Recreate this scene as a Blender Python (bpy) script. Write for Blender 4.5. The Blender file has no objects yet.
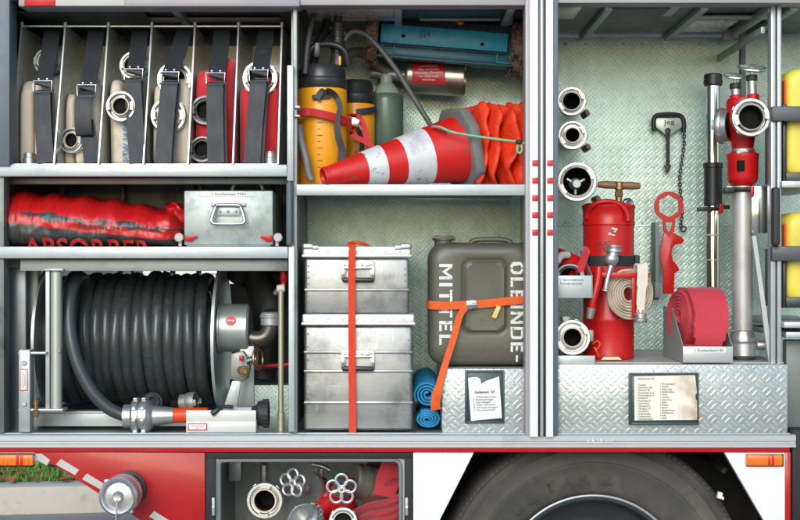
import bpy, bmesh, math, random
from mathutils import Vector, Matrix, noise
random.seed(11)
sc = bpy.context.scene
col = sc.collection
Z0 = 1.48            # eye height of the camera
D = 4.0              # camera to the vehicle side (Y = 0); Y grows into the vehicle
K = 0.00075
def W(px, Y): return (px-400)*K*(D+Y)
def H(py, Y): return Z0 + (260-py)*K*(D+Y)
def P(px, py, Y): return Vector((W(px, Y), Y, H(py, Y)))
def R(n, Y): return n*K*(D+Y)
rad = math.radians
X_, Y_, Z_ = Vector((1,0,0)), Vector((0,1,0)), Vector((0,0,1))

# ------------------------------------------------------------------ materials
class NT:
    def __init__(s, name):
        s.m = bpy.data.materials.new(name); s.m.use_nodes = True
        s.t = s.m.node_tree; s.b = s.t.nodes['Principled BSDF']
    def n(s, typ, **kw):
        x = s.t.nodes.new(typ)
        for k, v in kw.items(): setattr(x, k, v)
        return x
    def l(s, a, b): s.t.links.new(a, b)
    def val(s, sock, v):
        if isinstance(v, (int, float)): sock.default_value = v
        else: s.l(v, sock)
    def m_(s, op, a, b=0.0, c=0.0):
        x = s.n('ShaderNodeMath', operation=op)
        s.val(x.inputs[0], a); s.val(x.inputs[1], b); s.val(x.inputs[2], c)
        return x.outputs[0]
    def pos(s):
        g = s.n('ShaderNodeNewGeometry'); return g
    def noise(s, scale, detail=4, stretch=None, rough=.55):
        g = s.n('ShaderNodeNewGeometry'); v = g.outputs['Position']
        if stretch:
            mp = s.n('ShaderNodeMapping'); mp.inputs['Scale'].default_value = stretch
            s.l(v, mp.inputs['Vector']); v = mp.outputs[0]
        x = s.n('ShaderNodeTexNoise'); s.l(v, x.inputs['Vector'])
        x.inputs['Scale'].default_value = scale; x.inputs['Detail'].default_value = detail
        x.inputs['Roughness'].default_value = rough
        return x.outputs['Fac']
    def ramp(s, f, a, b):
        x = s.n('ShaderNodeMapRange'); x.interpolation_type = 'SMOOTHSTEP'
        s.val(x.inputs['Value'], f); x.inputs['From Min'].default_value = a; x.inputs['From Max'].default_value = b
        return x.outputs[0]
    def mix(s, f, a, b):
        x = s.n('ShaderNodeMix', data_type='RGBA'); s.val(x.inputs[0], f)
        for i, v in ((6, a), (7, b)):
            if isinstance(v, (tuple, list)): x.inputs[i].default_value = (*v, 1)
            else: s.l(v, x.inputs[i])
        return x.outputs[2]
def c3(c, k): return tuple(min(1, v*k) for v in c)

def mk(name, colr, rough=.5, metal=0., var=.12, vs=9, bump=0., bs=80, stretch=None, dirt=None, dirt_at=(.55,.75), dirt_scale=7,
       coat=0., trans=0., spec=.5, sheen=0., bdist=.002, chips=None, scratch=None):
    t = NT(name); b = t.b
    base = t.mix(t.noise(vs, 6, stretch), c3(colr, 1-var), c3(colr, 1+var))
    if dirt:
        base = t.mix(t.ramp(t.noise(dirt_scale, 8, rough=.65), *dirt_at), base, dirt)
    if scratch:   # fine scuffs running two ways
        for st_ in ((.06,1,1.), (1.3,1,.10)):
            base = t.mix(t.m_('MULTIPLY', t.m_('MULTIPLY', t.ramp(t.noise(150, 3, st_), .60, .74), t.ramp(t.noise(9, 3), .48, .62)), .5), base, scratch)
    if chips:     # small knocks through the paint
        cc_, cs_, ca_ = chips
        base = t.mix(t.m_('MULTIPLY', t.ramp(t.noise(cs_, 5, rough=.6), ca_, ca_+.03), t.ramp(t.noise(cs_*.16, 3), .42, .6)), base, cc_)
    t.l(base, b.inputs['Base Color'])
    r = t.m_('MULTIPLY_ADD', t.noise(vs*3, 5, stretch), .24, rough-.12)
    t.l(r, b.inputs['Roughness'])
    b.inputs['Metallic'].default_value = metal
    b.inputs['Coat Weight'].default_value = coat
    b.inputs['Coat Roughness'].default_value = .12
    b.inputs['Transmission Weight'].default_value = trans
    b.inputs['Specular IOR Level'].default_value = spec
    if sheen: b.inputs['Sheen Weight'].default_value = sheen
    if bump:
        bp = t.n('ShaderNodeBump'); bp.inputs['Strength'].default_value = bump; bp.inputs['Distance'].default_value = bdist
        t.l(t.noise(bs, 4, stretch), bp.inputs['Height']); t.l(bp.outputs[0], b.inputs['Normal'])
    return t.m

def mk_tread(name, colr, cell=.0345, rough=.38, metal=.55, dirt=(.16,.17,.13)):
    t = NT(name); b = t.b
    g = t.n('ShaderNodeNewGeometry')
    sp = t.n('ShaderNodeSeparateXYZ'); t.l(g.outputs['Position'], sp.inputs[0])
    sn = t.n('ShaderNodeSeparateXYZ'); t.l(g.outputs['True Normal'], sn.inputs[0])
    ax = t.m_('GREATER_THAN', t.m_('ABSOLUTE', sn.outputs[0]), .7)
    az = t.m_('GREATER_THAN', t.m_('ABSOLUTE', sn.outputs[2]), .7)
    def sel(f, a, c): return t.m_('ADD', t.m_('MULTIPLY', a, t.m_('SUBTRACT', 1., f)), t.m_('MULTIPLY', c, f))
    u = sel(ax, sp.outputs[0], sp.outputs[1]); v = sel(az, sp.outputs[2], sp.outputs[1])
    k = 1/(cell*math.sqrt(2))
    a = t.m_('MULTIPLY', t.m_('ADD', u, v), k); c = t.m_('MULTIPLY', t.m_('SUBTRACT', u, v), k)
    fa = t.m_('SUBTRACT', t.m_('FRACT', a), .5); fc = t.m_('SUBTRACT', t.m_('FRACT', c), .5)
    par = t.m_('FLOORED_MODULO', t.m_('ADD', t.m_('FLOOR', a), t.m_('FLOOR', c)), 2.)
    p = sel(par, fa, fc); q = sel(par, fc, fa)
    qq = t.m_('SUBTRACT', t.m_('FRACT', t.m_('MULTIPLY', t.m_('ADD', q, .5), 2.)), .5)
    e = t.m_('ADD', t.m_('POWER', t.m_('ABSOLUTE', t.m_('DIVIDE', p, .50)), 2.), t.m_('POWER', t.m_('ABSOLUTE', t.m_('DIVIDE', qq, .30)), 2.))
    h = t.ramp(t.m_('SUBTRACT', 1., e), 0., .75)
    bp = t.n('ShaderNodeBump'); bp.inputs['Strength'].default_value = .42; bp.inputs['Distance'].default_value = .0024
    t.l(h, bp.inputs['Height']); t.l(bp.outputs[0], b.inputs['Normal'])
    base = t.mix(t.noise(3.5, 6), c3(colr, .88), c3(colr, 1.1))
    grime = t.m_('MULTIPLY', t.ramp(t.noise(5, 8, rough=.7), .45, .8), t.m_('SUBTRACT', 1., t.m_('MULTIPLY', h, .7)))
    base = t.mix(t.m_('MULTIPLY', grime, .7), base, dirt)
    base = t.mix(t.m_('MULTIPLY', h, .35), base, c3(colr, 1.3))
    t.l(base, b.inputs['Base Color'])
    b.inputs['Metallic'].default_value = metal
    t.l(t.m_('MULTIPLY_ADD', t.noise(30, 4), .25, rough-.12), b.inputs['Roughness'])
    return t.m

M = {}
M['tread'] = mk_tread('treadplate_reflected_green', (.47,.60,.54), cell=.0215)  # green cast of reflected surroundings is mixed into the bare metal colour
M['tread_box'] = mk_tread('treadplate_bare', (.46,.50,.485), cell=.0295, metal=.45, dirt=(.22,.22,.20))
M['alu'] = mk('brushed_aluminium', (.50,.51,.50), .42, .75, .08, 6, .15, 90, (1,1,9), dirt=(.34,.34,.33), dirt_at=(.52,.8))
M['alu_box'] = mk('worn_aluminium_sheet', (.35,.36,.355), .40, .72, .26, 6, .12, 30, (1,1,2.2), dirt=(.19,.20,.195), dirt_at=(.44,.70), dirt_scale=8, scratch=(.58,.59,.58))
M['galv'] = mk('mottled_galvanised_sheet', (.36,.41,.395), .42, .45, .14, 26, .08, 60, dirt=(.26,.30,.29), dirt_at=(.45,.65), dirt_scale=16, scratch=(.5,.54,.52))
M['cradle'] = mk('off_white_sheet', (.60,.60,.57), .4, .15, .08, 6, dirt=(.40,.39,.36), dirt_at=(.55,.8))
M['alu_pale'] = mk('anodised_aluminium', (.43,.47,.47), .45, .45, .07, 7, .1, 60, (1,1,5), dirt=(.28,.30,.30), dirt_at=(.52,.82))
M['zinc'] = mk('zinc_plated_steel', (.38,.42,.42), .45, .5, .14, 11, .15, 70, dirt=(.30,.31,.29), dirt_at=(.58,.8))
M['cast'] = mk('cast_light_alloy', (.50,.51,.50), .36, .8, .12, 16, .2, 140, dirt=(.34,.34,.32), dirt_at=(.55,.8), dirt_scale=20)
M['cast_dark'] = mk('dull_grey_alloy', (.28,.28,.26), .5, .6, .18, 14, .3, 120, dirt=(.14,.13,.11), dirt_at=(.5,.75), dirt_scale=16)
M['chrome'] = mk('polished_steel', (.72,.72,.71), .16, 1., .05, 8)
M['plate'] = mk('grey_green_painted_steel', (.30,.33,.31), .5, .35, .12, 6, .1, 40, dirt=(.12,.13,.12), dirt_at=(.5,.8))
M['darkwall'] = mk('dark_locker_sheet', (.14,.16,.15), .45, .3, .2, 4, .15, 30, dirt=(.05,.05,.05), dirt_at=(.5,.75))
M['sheen'] = mk('smoky_polished_sheet', (.24,.26,.27), .34, .5, .35, 5)
M['ceiling'] = mk('dull_ceiling_sheet', (.07,.075,.07), .35, .3, .3, 6, .5, 14)
M['rackplate'] = mk('mill_finish_sheet', (.56,.58,.54), .30, .5, .12, 4)
M['rackedge'] = mk('bright_sheet_edge', (.62,.64,.61), .35, .5, .06, 9)
M['lilac'] = mk('grey_rail', (.34,.33,.34), .5, .2, .08, 6)
M['white'] = mk('white_gloss_paint', (.80,.80,.79), .3, 0, .03, 4, coat=.3, dirt=(.66,.64,.60), dirt_at=(.62,.85))
M['whitebar'] = mk('pale_plastic', (.50,.49,.46), .45, 0, .05, 6)
M['red'] = mk('fire_engine_red', (.40,.006,.008), .28, 0, .08, 3, coat=.5, dirt=(.22,.012,.012), dirt_at=(.6,.9))
M['redpaint'] = mk('red_enamel', (.47,.007,.007), .36, 0, .12, 9, coat=.1, spec=.35, chips=((.16,.05,.04), 60, .64), dirt=(.22,.01,.008), dirt_at=(.6,.8), bump=.06, bs=40)
M['redtape'] = mk('red_reflective_tape', (.52,.008,.012), .4, 0, .05)
M['stripe'] = mk('grey_reflective_tape', (.46,.46,.43), .45, .1, .12, 20)
M['orange'] = mk('orange_lamp_lens', (.80,.17,.008), .22, 0, .12, 60, coat=.6)
M['black'] = mk('black_rubber', (.022,.023,.024), .6, 0, .25, 10, .15, 90)
M['blackgloss'] = mk('black_plastic', (.025,.026,.028), .35, 0, .2, 10, .08, 50)
M['seal'] = mk('grey_rubber_seal', (.16,.18,.18), .6, 0, .15, 10)
M['strapblack'] = mk('black_rubber_strap', (.026,.030,.035), .5, 0, .3, 14, .25, 60, (1,1,.4), dirt=(.05,.052,.055), dirt_at=(.55,.8), dirt_scale=14, spec=.3)
M['hoseblack'] = mk('grey_black_rubber_hose', (.036,.042,.041), .27, 0, .25, 9, .15, 110, dirt=(.085,.09,.083), dirt_at=(.52,.78), dirt_scale=10, scratch=(.09,.095,.09))
M['bluegrey'] = mk('blue_grey_seal', (.10,.125,.15), .5, .1, .1)
M['tyre'] = mk('road_worn_tyre', (.058,.056,.050), .75, 0, .2, 6, .3, 60, dirt=(.12,.108,.085), dirt_at=(.42,.75), dirt_scale=5)
M['arch'] = mk('black_wheel_arch', (.012,.012,.012), .7, 0, .3, 6)
M['cream'] = mk('cream_canvas_hose', (.66,.59,.47), .8, 0, .16, 9, .5, 330, dirt=(.42,.35,.26), dirt_at=(.52,.8), dirt_scale=9)
M['redhose'] = mk('red_canvas_hose', (.56,.010,.020), .75, 0, .2, 10, .5, 330, dirt=(.30,.01,.02), dirt_at=(.5,.8), sheen=.3)
M['pinkhose'] = mk('faded_red_hose', (.52,.035,.052), .72, 0, .14, 12, .5, 260, dirt=(.38,.024,.036), dirt_at=(.5,.8), sheen=.1)
M['brass'] = mk('old_brass', (.30,.20,.085), .4, .85, .25, 20, dirt=(.09,.07,.04), dirt_at=(.45,.75), dirt_scale=25)
M['gasket'] = mk('cream_rubber_gasket', (.68,.56,.36), .55, 0, .1, 20)
M['void'] = mk('bore_shade', (.006,.0065,.0055), .8, spec=.2)  # near-black puts the shade inside bores and holes into the colour
M['green_ring'] = mk('green_tinted_alloy', (.36,.52,.43), .4, .3, .15, 14)
M['yellow'] = mk('amber_plastic', (.77,.32,.007), .34, 0, .1, 7, .1, 25, dirt=(.52,.19,.01), dirt_at=(.58,.85))
M['lemon'] = mk('lemon_plastic', (.72,.60,.065), .4, 0, .1, 6, dirt=(.44,.33,.06), dirt_at=(.55,.85))
M['bottle'] = mk('green_tinted_plastic', (.105,.17,.125), .3, 0, .12, 8, trans=.15)
M['bottletop'] = mk('frosted_plastic', (.36,.42,.37), .4, 0, .1)
M['blue'] = mk('teal_blue_enamel', (.018,.33,.54), .38, 0, .16, 7, .06, 40, dirt=(.02,.13,.19), dirt_at=(.5,.75))
M['teal_dark'] = mk('dark_teal_enamel', (.008,.075,.095), .45, 0, .15)
M['bristle'] = mk('dirty_brown_bristle', (.30,.20,.13), .85, 0, .5, 60, .8, 240, dirt=(.035,.03,.022), dirt_at=(.45,.65), dirt_scale=40, bdist=.006)
M['labelred'] = mk('red_label', (.52,.02,.03), .4, 0, .08)
M['paper'] = mk('white_paper', (.78,.78,.76), .7, 0, .04, 8)
M['paperlabel'] = mk('label_paper', (.70,.71,.68), .6, 0, .04)
M['ink'] = mk('black_ink', (.03,.03,.032), .6)
M['greyink'] = mk('grey_print', (.16,.16,.16), .6)
M['whiteink'] = mk('white_print', (.75,.73,.70), .6)
M['blueink'] = mk('blue_stencil', (.05,.20,.42), .7)
M['cone'] = mk('red_cone_plastic', (.56,.010,.007), .42, 0, .1, 8, .08, 60, dirt=(.33,.012,.01), dirt_at=(.6,.85), chips=((.20,.06,.05), 42, .60))
M['conewhite'] = mk('reflective_white_sleeve', (.66,.67,.67), .38, .1, .08, 9, .15, 40, dirt=(.46,.46,.45), dirt_at=(.52,.72), dirt_scale=11, chips=((.34,.33,.32), 50, .60))
M['conebase'] = mk('grey_rubber_base', (.13,.135,.13), .75, 0, .25, 18, .35, 90, dirt=(.26,.26,.25), dirt_at=(.5,.8))
M['fold'] = mk('orange_red_fabric', (.74,.042,.009), .5, 0, .16, 12, .8, 38, dirt=(.46,.016,.006), dirt_at=(.5,.75), bdist=.007)
M['rope'] = mk('green_cord', (.16,.46,.26), .6, 0, .2, 90)
M['webbing'] = mk('orange_webbing', (.66,.095,.006), .7, 0, .15, 60, .4, 300, dirt=(.46,.05,.006), dirt_at=(.52,.8), dirt_scale=12)
M['webbing_red'] = mk('red_orange_webbing', (.58,.038,.008), .7, 0, .12, 80, .4, 300)
M['redstrap'] = mk('red_webbing', (.46,.008,.014), .65, 0, .15, 60, .3, 300)
M['matblue'] = mk('blue_foam', (.018,.24,.46), .7, 0, .12, 20, .3, 200)
M['olive'] = mk('olive_drab_paint', (.078,.077,.054), .45, .0, .10, 7, .12, 30, chips=((.045,.045,.035), 55, .63), scratch=(.15,.15,.12), dirt=(.065,.065,.05), dirt_at=(.5,.8), coat=.08)
M['stencil'] = mk('white_stencil_paint', (.66,.67,.63), .6, 0, .15, 40, dirt=(.15,.15,.12), dirt_at=(.56,.64), dirt_scale=60)
M['wood'] = mk('oiled_wood_grip', (.20,.105,.05), .5, 0, .3, 20, .2, 60, (1,8,8))
M['frame'] = mk('dark_teal_holder', (.03,.055,.06), .4, 0, .2, 10)
M['tool'] = mk('black_iron', (.025,.027,.025), .5, .3, .3, 20)
M['greenmark'] = mk('green_band', (.05,.36,.14), .5)
M['stone'] = mk('pale_concrete', (.50,.47,.40), .85, 0, .15, 5, .4, 60, dirt=(.30,.29,.26), dirt_at=(.5,.75), dirt_scale=6)
M['grass'] = mk('grass_blades', (.13,.27,.035), .75, 0, .5, 9)
M['soil'] = mk('dark_soil', (.07,.055,.035), .9, 0, .3, 12)
M['leaf'] = mk('autumn_leaf', (.30,.09,.035), .75, 0, .5, 15)
M['render'] = mk('pale_wall_render', (.66,.64,.58), .85, 0, .06, 2)
M['glass'] = mk('dark_window_glass', (.05,.06,.07), .1)
M['tile'] = mk('red_roof_tile', (.28,.09,.06), .8)

def mk_paving():
    t = NT('pale_paving'); b = t.b
    g = t.n('ShaderNodeNewGeometry')
    br = t.n('ShaderNodeTexBrick'); br.offset = .5
    mp = t.n('ShaderNodeMapping'); mp.inputs['Rotation'].default_value = (0,0,rad(6))
    t.l(g.outputs['Position'], mp.inputs['Vector']); t.l(mp.outputs[0], br.inputs['Vector'])
    br.inputs['Scale'].default_value = 1.0; br.inputs['Brick Width'].default_value = .8; br.inputs['Row Height'].default_value = .4
    br.inputs['Mortar Size'].default_value = .008
    br.inputs['Color1'].default_value = (.24,.235,.225,1); br.inputs['Color2'].default_value = (.28,.275,.265,1); br.inputs['Mortar'].default_value = (.12,.115,.10,1)
    c = t.mix(t.ramp(t.noise(4, 8), .5, .8), br.outputs['Color'], (.17,.165,.15))
    t.l(c, b.inputs['Base Color']); b.inputs['Roughness'].default_value = .85
    bp = t.n('ShaderNodeBump'); bp.inputs['Distance'].default_value = .004; t.l(br.outputs['Fac'], bp.inputs['Height']); bp.invert = True
    t.l(bp.outputs[0], b.inputs['Normal'])
    return t.m
M['paving'] = mk_paving()

# ------------------------------------------------------------------ mesh builder
def basis(axis, up=None):
    a = axis.normalized()
    u = up or (Z_ if abs(a.z) < .95 else X_)
    s = u.cross(a)
    if s.length < 1e-6: s = X_.cross(a)
    s.normalize(); t = a.cross(s).normalized()
    return s, t, a
def wpos(o):
    v = Vector((0,0,0))
    while o: v += o.location; o = o.parent
    return v
def setp(o, label=None, cat=None, group=None, kind=None):
    if label: o['label'] = label
    if cat: o['category'] = cat
    if group: o['group'] = group
    if kind: o['kind'] = kind
    return o

class MB:
    def __init__(s):
        s.bm = bmesh.new(); s.mi = 0; s.mats = []
    def use(s, m):
        if isinstance(m, str): m = M[m]
        if m not in s.mats: s.mats.append(m)
        s.mi = s.mats.index(m); return s
    def face(s, vs):
        try:
            f = s.bm.faces.new(vs); f.material_index = s.mi; f.smooth = True; return f
        except ValueError: return None
    def quad(s, *pts): return s.face([s.bm.verts.new(p) for p in pts])
    def merge(s, tmp, mat4=None):
        mp = {}
        for v in tmp.verts: mp[v] = s.bm.verts.new(mat4 @ v.co if mat4 else v.co)
        for f in tmp.faces: s.face([mp[v] for v in f.verts])
        tmp.free()
    def box(s, c, size, bevel=0., rot=None, seg=2):
        t = bmesh.new(); bmesh.ops.create_cube(t, size=1.0)
        for v in t.verts: v.co = Vector((v.co.x*size[0], v.co.y*size[1], v.co.z*size[2]))
        if bevel: bmesh.ops.bevel(t, geom=list(t.edges), offset=min(bevel, .49*min(size)), segments=seg, affect='EDGES', profile=.5)
        m = Matrix.Translation(Vector(c))
        if rot: m = m @ (rot if isinstance(rot, Matrix) else Matrix.Rotation(rot, 4, 'Y'))
        s.merge(t, m); return s
    def bp(s, x0, y0, x1, y1, Y0, Y1, bevel=.002, rot=None, seg=2):
        """box whose front face (at depth Y0) covers the pixel rectangle"""
        a = P(x0, y0, Y0); b = P(x1, y1, Y0)
        return s.box(((a.x+b.x)/2, (Y0+Y1)/2, (a.z+b.z)/2), (abs(b.x-a.x), abs(Y1-Y0), abs(a.z-b.z)), bevel, rot, seg)
    def lathe(s, prof, o, axis, seg=32, up=None, closed=False):
        """prof: list of (radius, height along axis)"""
        u, t, a = basis(Vector(axis), up); o = Vector(o); rows = []
        for r, h in prof:
            if r < 1e-6: rows.append([s.bm.verts.new(o + a*h)])
            else: rows.append([s.bm.verts.new(o + a*h + (u*math.cos(2*math.pi*k/seg) + t*math.sin(2*math.pi*k/seg))*r) for k in range(seg)])
        pr = list(zip(rows, rows[1:]))
        if closed: pr.append((rows[-1], rows[0]))
        for A, B in pr:
            for k in range(seg):
                k2 = (k+1) % seg
                if len(A) == 1 and len(B) == 1: continue
                if len(A) == 1: s.face([A[0], B[k2], B[k]])
                elif len(B) == 1: s.face([A[k], A[k2], B[0]])
                else: s.face([A[k], A[k2], B[k2], B[k]])
        return s
    def cyl(s, p0, p1, r0, r1=None, seg=24, bev=0.):
        p0 = Vector(p0); p1 = Vector(p1); r1 = r0 if r1 is None else r1; L = (p1-p0).length
        if bev: pr = [(0,0),(r0-bev,0),(r0,bev),(r1,L-bev),(r1-bev,L),(0,L)]
        else: pr = [(0,0),(r0,0),(r1,L),(0,L)]
        return s.lathe(pr, p0, p1-p0, seg)
    def tube(s, pts, r, seg=12, smooth=0, closed=False, sq=None, twist_up=None):
        """swept tube; sq=(a,b) scales the section into an ellipse; r may be a list"""
        pts = [Vector(p) for p in pts]
        if smooth: pts = catmull(pts, smooth, closed)
        n = len(pts); rr = r if isinstance(r, (list, tuple)) else [r]*n
        if len(rr) != n: rr = [rr[min(len(rr)-1, int(i*(len(rr)-1)/max(1,n-1)+.5))] for i in range(n)]
        rows = []; up = twist_up
        for i in range(n):
            d = (pts[(i+1) % n] - pts[i-1]) if closed else (pts[min(i+1,n-1)] - pts[max(i-1,0)])
            d = d.normalized() if d.length > 1e-9 else Z_.copy()
            if up is None: up = Z_ if abs(d.z) < .9 else X_
            sv = up.cross(d); 
            if sv.length < 1e-6: sv = X_.cross(d)
            sv.normalize(); tv = d.cross(sv).normalized()
            if twist_up is None: up = tv
            ka, kb = sq or (1, 1)
            rows.append([s.bm.verts.new(pts[i] + sv*math.cos(2*math.pi*k/seg)*rr[i]*ka + tv*math.sin(2*math.pi*k/seg)*rr[i]*kb) for k in range(seg)])
        pr = list(zip(rows, rows[1:]))
        if closed: pr.append((rows[-1], rows[0]))
        for A, B in pr:
            for k in range(seg): s.face([A[k], A[(k+1) % seg], B[(k+1) % seg], B[k]])
        if not closed:
            s.face(rows[0][::-1]); s.face(rows[-1])
        return s
    def ribbon(s, pts, width, th, side, smooth=0):
        """flat strap along a path; side = direction of its width (or list per input point)"""
        pts = [Vector(p) for p in pts]
        if smooth: pts = catmull(pts, smooth)
        rows = []; n = len(pts); side = Vector(side).normalized()
        for i, p in enumerate(pts):
            d = (pts[min(i+1,n-1)] - pts[max(i-1,0)]).normalized()
            sv = (side - d*side.dot(d)).normalized(); nv = d.cross(sv)
            w = width if not isinstance(width, (list, tuple)) else width[min(len(width)-1, int(i*(len(width)-1)/(n-1)+.5))]
            rows.append([s.bm.verts.new(p + sv*a*w/2 + nv*b*th/2) for a, b in ((-1,-1),(1,-1),(1,1),(-1,1))])
        for A, B in zip(rows, rows[1:]):
            for k in range(4): s.face([A[k], A[(k+1) % 4], B[(k+1) % 4], B[k]])
        s.face(rows[0][::-1]); s.face(rows[-1]); return s
    def prism(s, pts, ext, bevel=0.):
        t = bmesh.new(); ext = Vector(ext)
        A = [t.verts.new(Vector(p)) for p in pts]; B = [t.verts.new(Vector(p)+ext) for p in pts]
        n = len(A); t.faces.new(A[::-1]); t.faces.new(B)
        for k in range(n): t.faces.new([A[k], A[(k+1) % n], B[(k+1) % n], B[k]])
        bmesh.ops.recalc_face_normals(t, faces=list(t.faces))
        if bevel: bmesh.ops.bevel(t, geom=list(t.edges), offset=bevel, segments=2, affect='EDGES', profile=.5)
        s.merge(t); return s
    def pp(s, pxs, Y0, Y1, bevel=0.):
        """prism from pixel outline at depth Y0 pushed straight back to Y1"""
        return s.prism([P(x, y, Y0) for x, y in pxs], (0, Y1-Y0, 0), bevel)
    def ring(s, outer, inner, ext):
        """extruded outline with a hole (same number of points)"""
        ext = Vector(ext); n = len(outer)
        o0 = [s.bm.verts.new(Vector(p)) for p in outer]; i0 = [s.bm.verts.new(Vector(p)) for p in inner]
        o1 = [s.bm.verts.new(Vector(p)+ext) for p in outer]; i1 = [s.bm.verts.new(Vector(p)+ext) for p in inner]
        for k in range(n):
            j = (k+1) % n
            s.face([o0[k], o0[j], i0[j], i0[k]]); s.face([o1[k], i1[k], i1[j], o1[j]])
            s.face([o0[k], o1[k], o1[j], o0[j]]); s.face([i0[k], i0[j], i1[j], i1[k]])
        return s
    def torus(s, c, axis, Rm, r, seg=32, rs=10, sq=None):
        u, t, a = basis(Vector(axis)); c = Vector(c)
        return s.tube([c + (u*math.cos(2*math.pi*k/seg) + t*math.sin(2*math.pi*k/seg))*Rm for k in range(seg)], r, rs, closed=True, sq=sq, twist_up=a)
    def ell(s, c, rad3, seg=20, rows=12):
        t = bmesh.new(); bmesh.ops.create_uvsphere(t, u_segments=seg, v_segments=rows, radius=1.0)
        for v in t.verts: v.co = Vector((v.co.x*rad3[0], v.co.y*rad3[1], v.co.z*rad3[2]))
        s.merge(t, Matrix.Translation(Vector(c))); return s
    def jitter(s, amp, scale, off=0.):
        for v in s.bm.verts:
            v.co += Vector(noise.noise_vector(v.co*scale + Vector((off, off*.7, -off))))*amp
        return s
    def build(s, name, mat=None, parent=None, label=None, cat=None, group=None, kind=None, sharp=38):
        if mat is not None:
            s.mats = [M[mat] if isinstance(mat, str) else mat]
            for f in s.bm.faces: f.material_index = 0
        bm = s.bm
        bmesh.ops.recalc_face_normals(bm, faces=list(bm.faces))
        for e in bm.edges:
            if len(e.link_faces) == 2 and e.calc_face_angle(0) > rad(sharp): e.smooth = False
        if parent: off = wpos(parent)
        else:
            xs = [v.co for v in bm.verts]
            mn = [min(v[i] for v in xs) for i in range(3)]; mx = [max(v[i] for v in xs) for i in range(3)]
            off = Vector(((mn[0]+mx[0])/2, (mn[1]+mx[1])/2, mn[2]))
        for v in bm.verts: v.co -= off
        me = bpy.data.meshes.new(name); bm.to_mesh(me); bm.free()
        for m in s.mats: me.materials.append(m)
        o = bpy.data.objects.new(name, me); col.objects.link(o)
        if parent: o.parent = parent
        else: o.location = off
        return setp(o, label, cat, group, kind)

def catmull(pts, n, closed=False):
    out = []; m = len(pts)
    for i in range(m if closed else m-1):
        g = (lambda k: pts[k % m]) if closed else (lambda k: pts[max(0, min(m-1, k))])
        a, b, c, d = g(i-1), g(i), g(i+1), g(i+2)
        for k in range(n):
            t = k/n
            out.append(.5*((2*b) + (c-a)*t + (2*a-5*b+4*c-d)*t*t + (3*b-a-3*c+d)*t**3))
    if not closed: out.append(pts[-1])
    return out

def thing(name, label, cat, loc, group=None):
    o = bpy.data.objects.new(name, None); col.objects.link(o)
    o.location = loc; o.empty_display_size = .05
    return setp(o, label, cat, group)

def text(body, c, h, mat, parent, length=None, rot=0., name='lettering', bold=0., facing=None, spacing=1., align='CENTER', conform=None, label=None, line=1.):
    """lettering as real mesh; c = centre, h = total height, length = total run, facing = outward normal, rot = turn about it (deg)"""
    cu = bpy.data.curves.new('txt', 'FONT'); cu.body = body; cu.size = 1; cu.align_x = align; cu.offset = bold; cu.space_character = spacing; cu.space_line = line
    cu.resolution_u = 3
    ob = bpy.data.objects.new('txt', cu); col.objects.link(ob)
    dg = bpy.context.evaluated_depsgraph_get()
    me = bpy.data.meshes.new_from_object(ob.evaluated_get(dg))
    bpy.data.objects.remove(ob); bpy.data.curves.remove(cu)
    xs = [v.co.x for v in me.vertices]; ys = [v.co.y for v in me.vertices]
    cx, cy = (min(xs)+max(xs))/2, (min(ys)+max(ys))/2; sy = h/max(1e-6, max(ys)-min(ys)); sx = (length/(max(xs)-min(xs))) if length else sy
    f = Vector(facing or (0,-1,0)).normalized()
    r = Z_.cross(f)
    if r.length < 1e-4: r = X_.copy()
    r.normalize(); u = f.cross(r)
    a = rad(rot); c = Vector(c)
    r2 = r*math.cos(a) + u*math.sin(a); u2 = -r*math.sin(a) + u*math.cos(a)
    off = wpos(parent)
    for v in me.vertices:
        w = c + r2*(v.co.x-cx)*sx + u2*(v.co.y-cy)*sy
        if conform: w = conform(w)
        v.co = w - off
    me.materials.append(M[mat] if isinstance(mat, str) else mat)
    o = bpy.data.objects.new(name, me); col.objects.link(o); o.parent = parent
    if label: o['label'] = label
    return o

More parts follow.
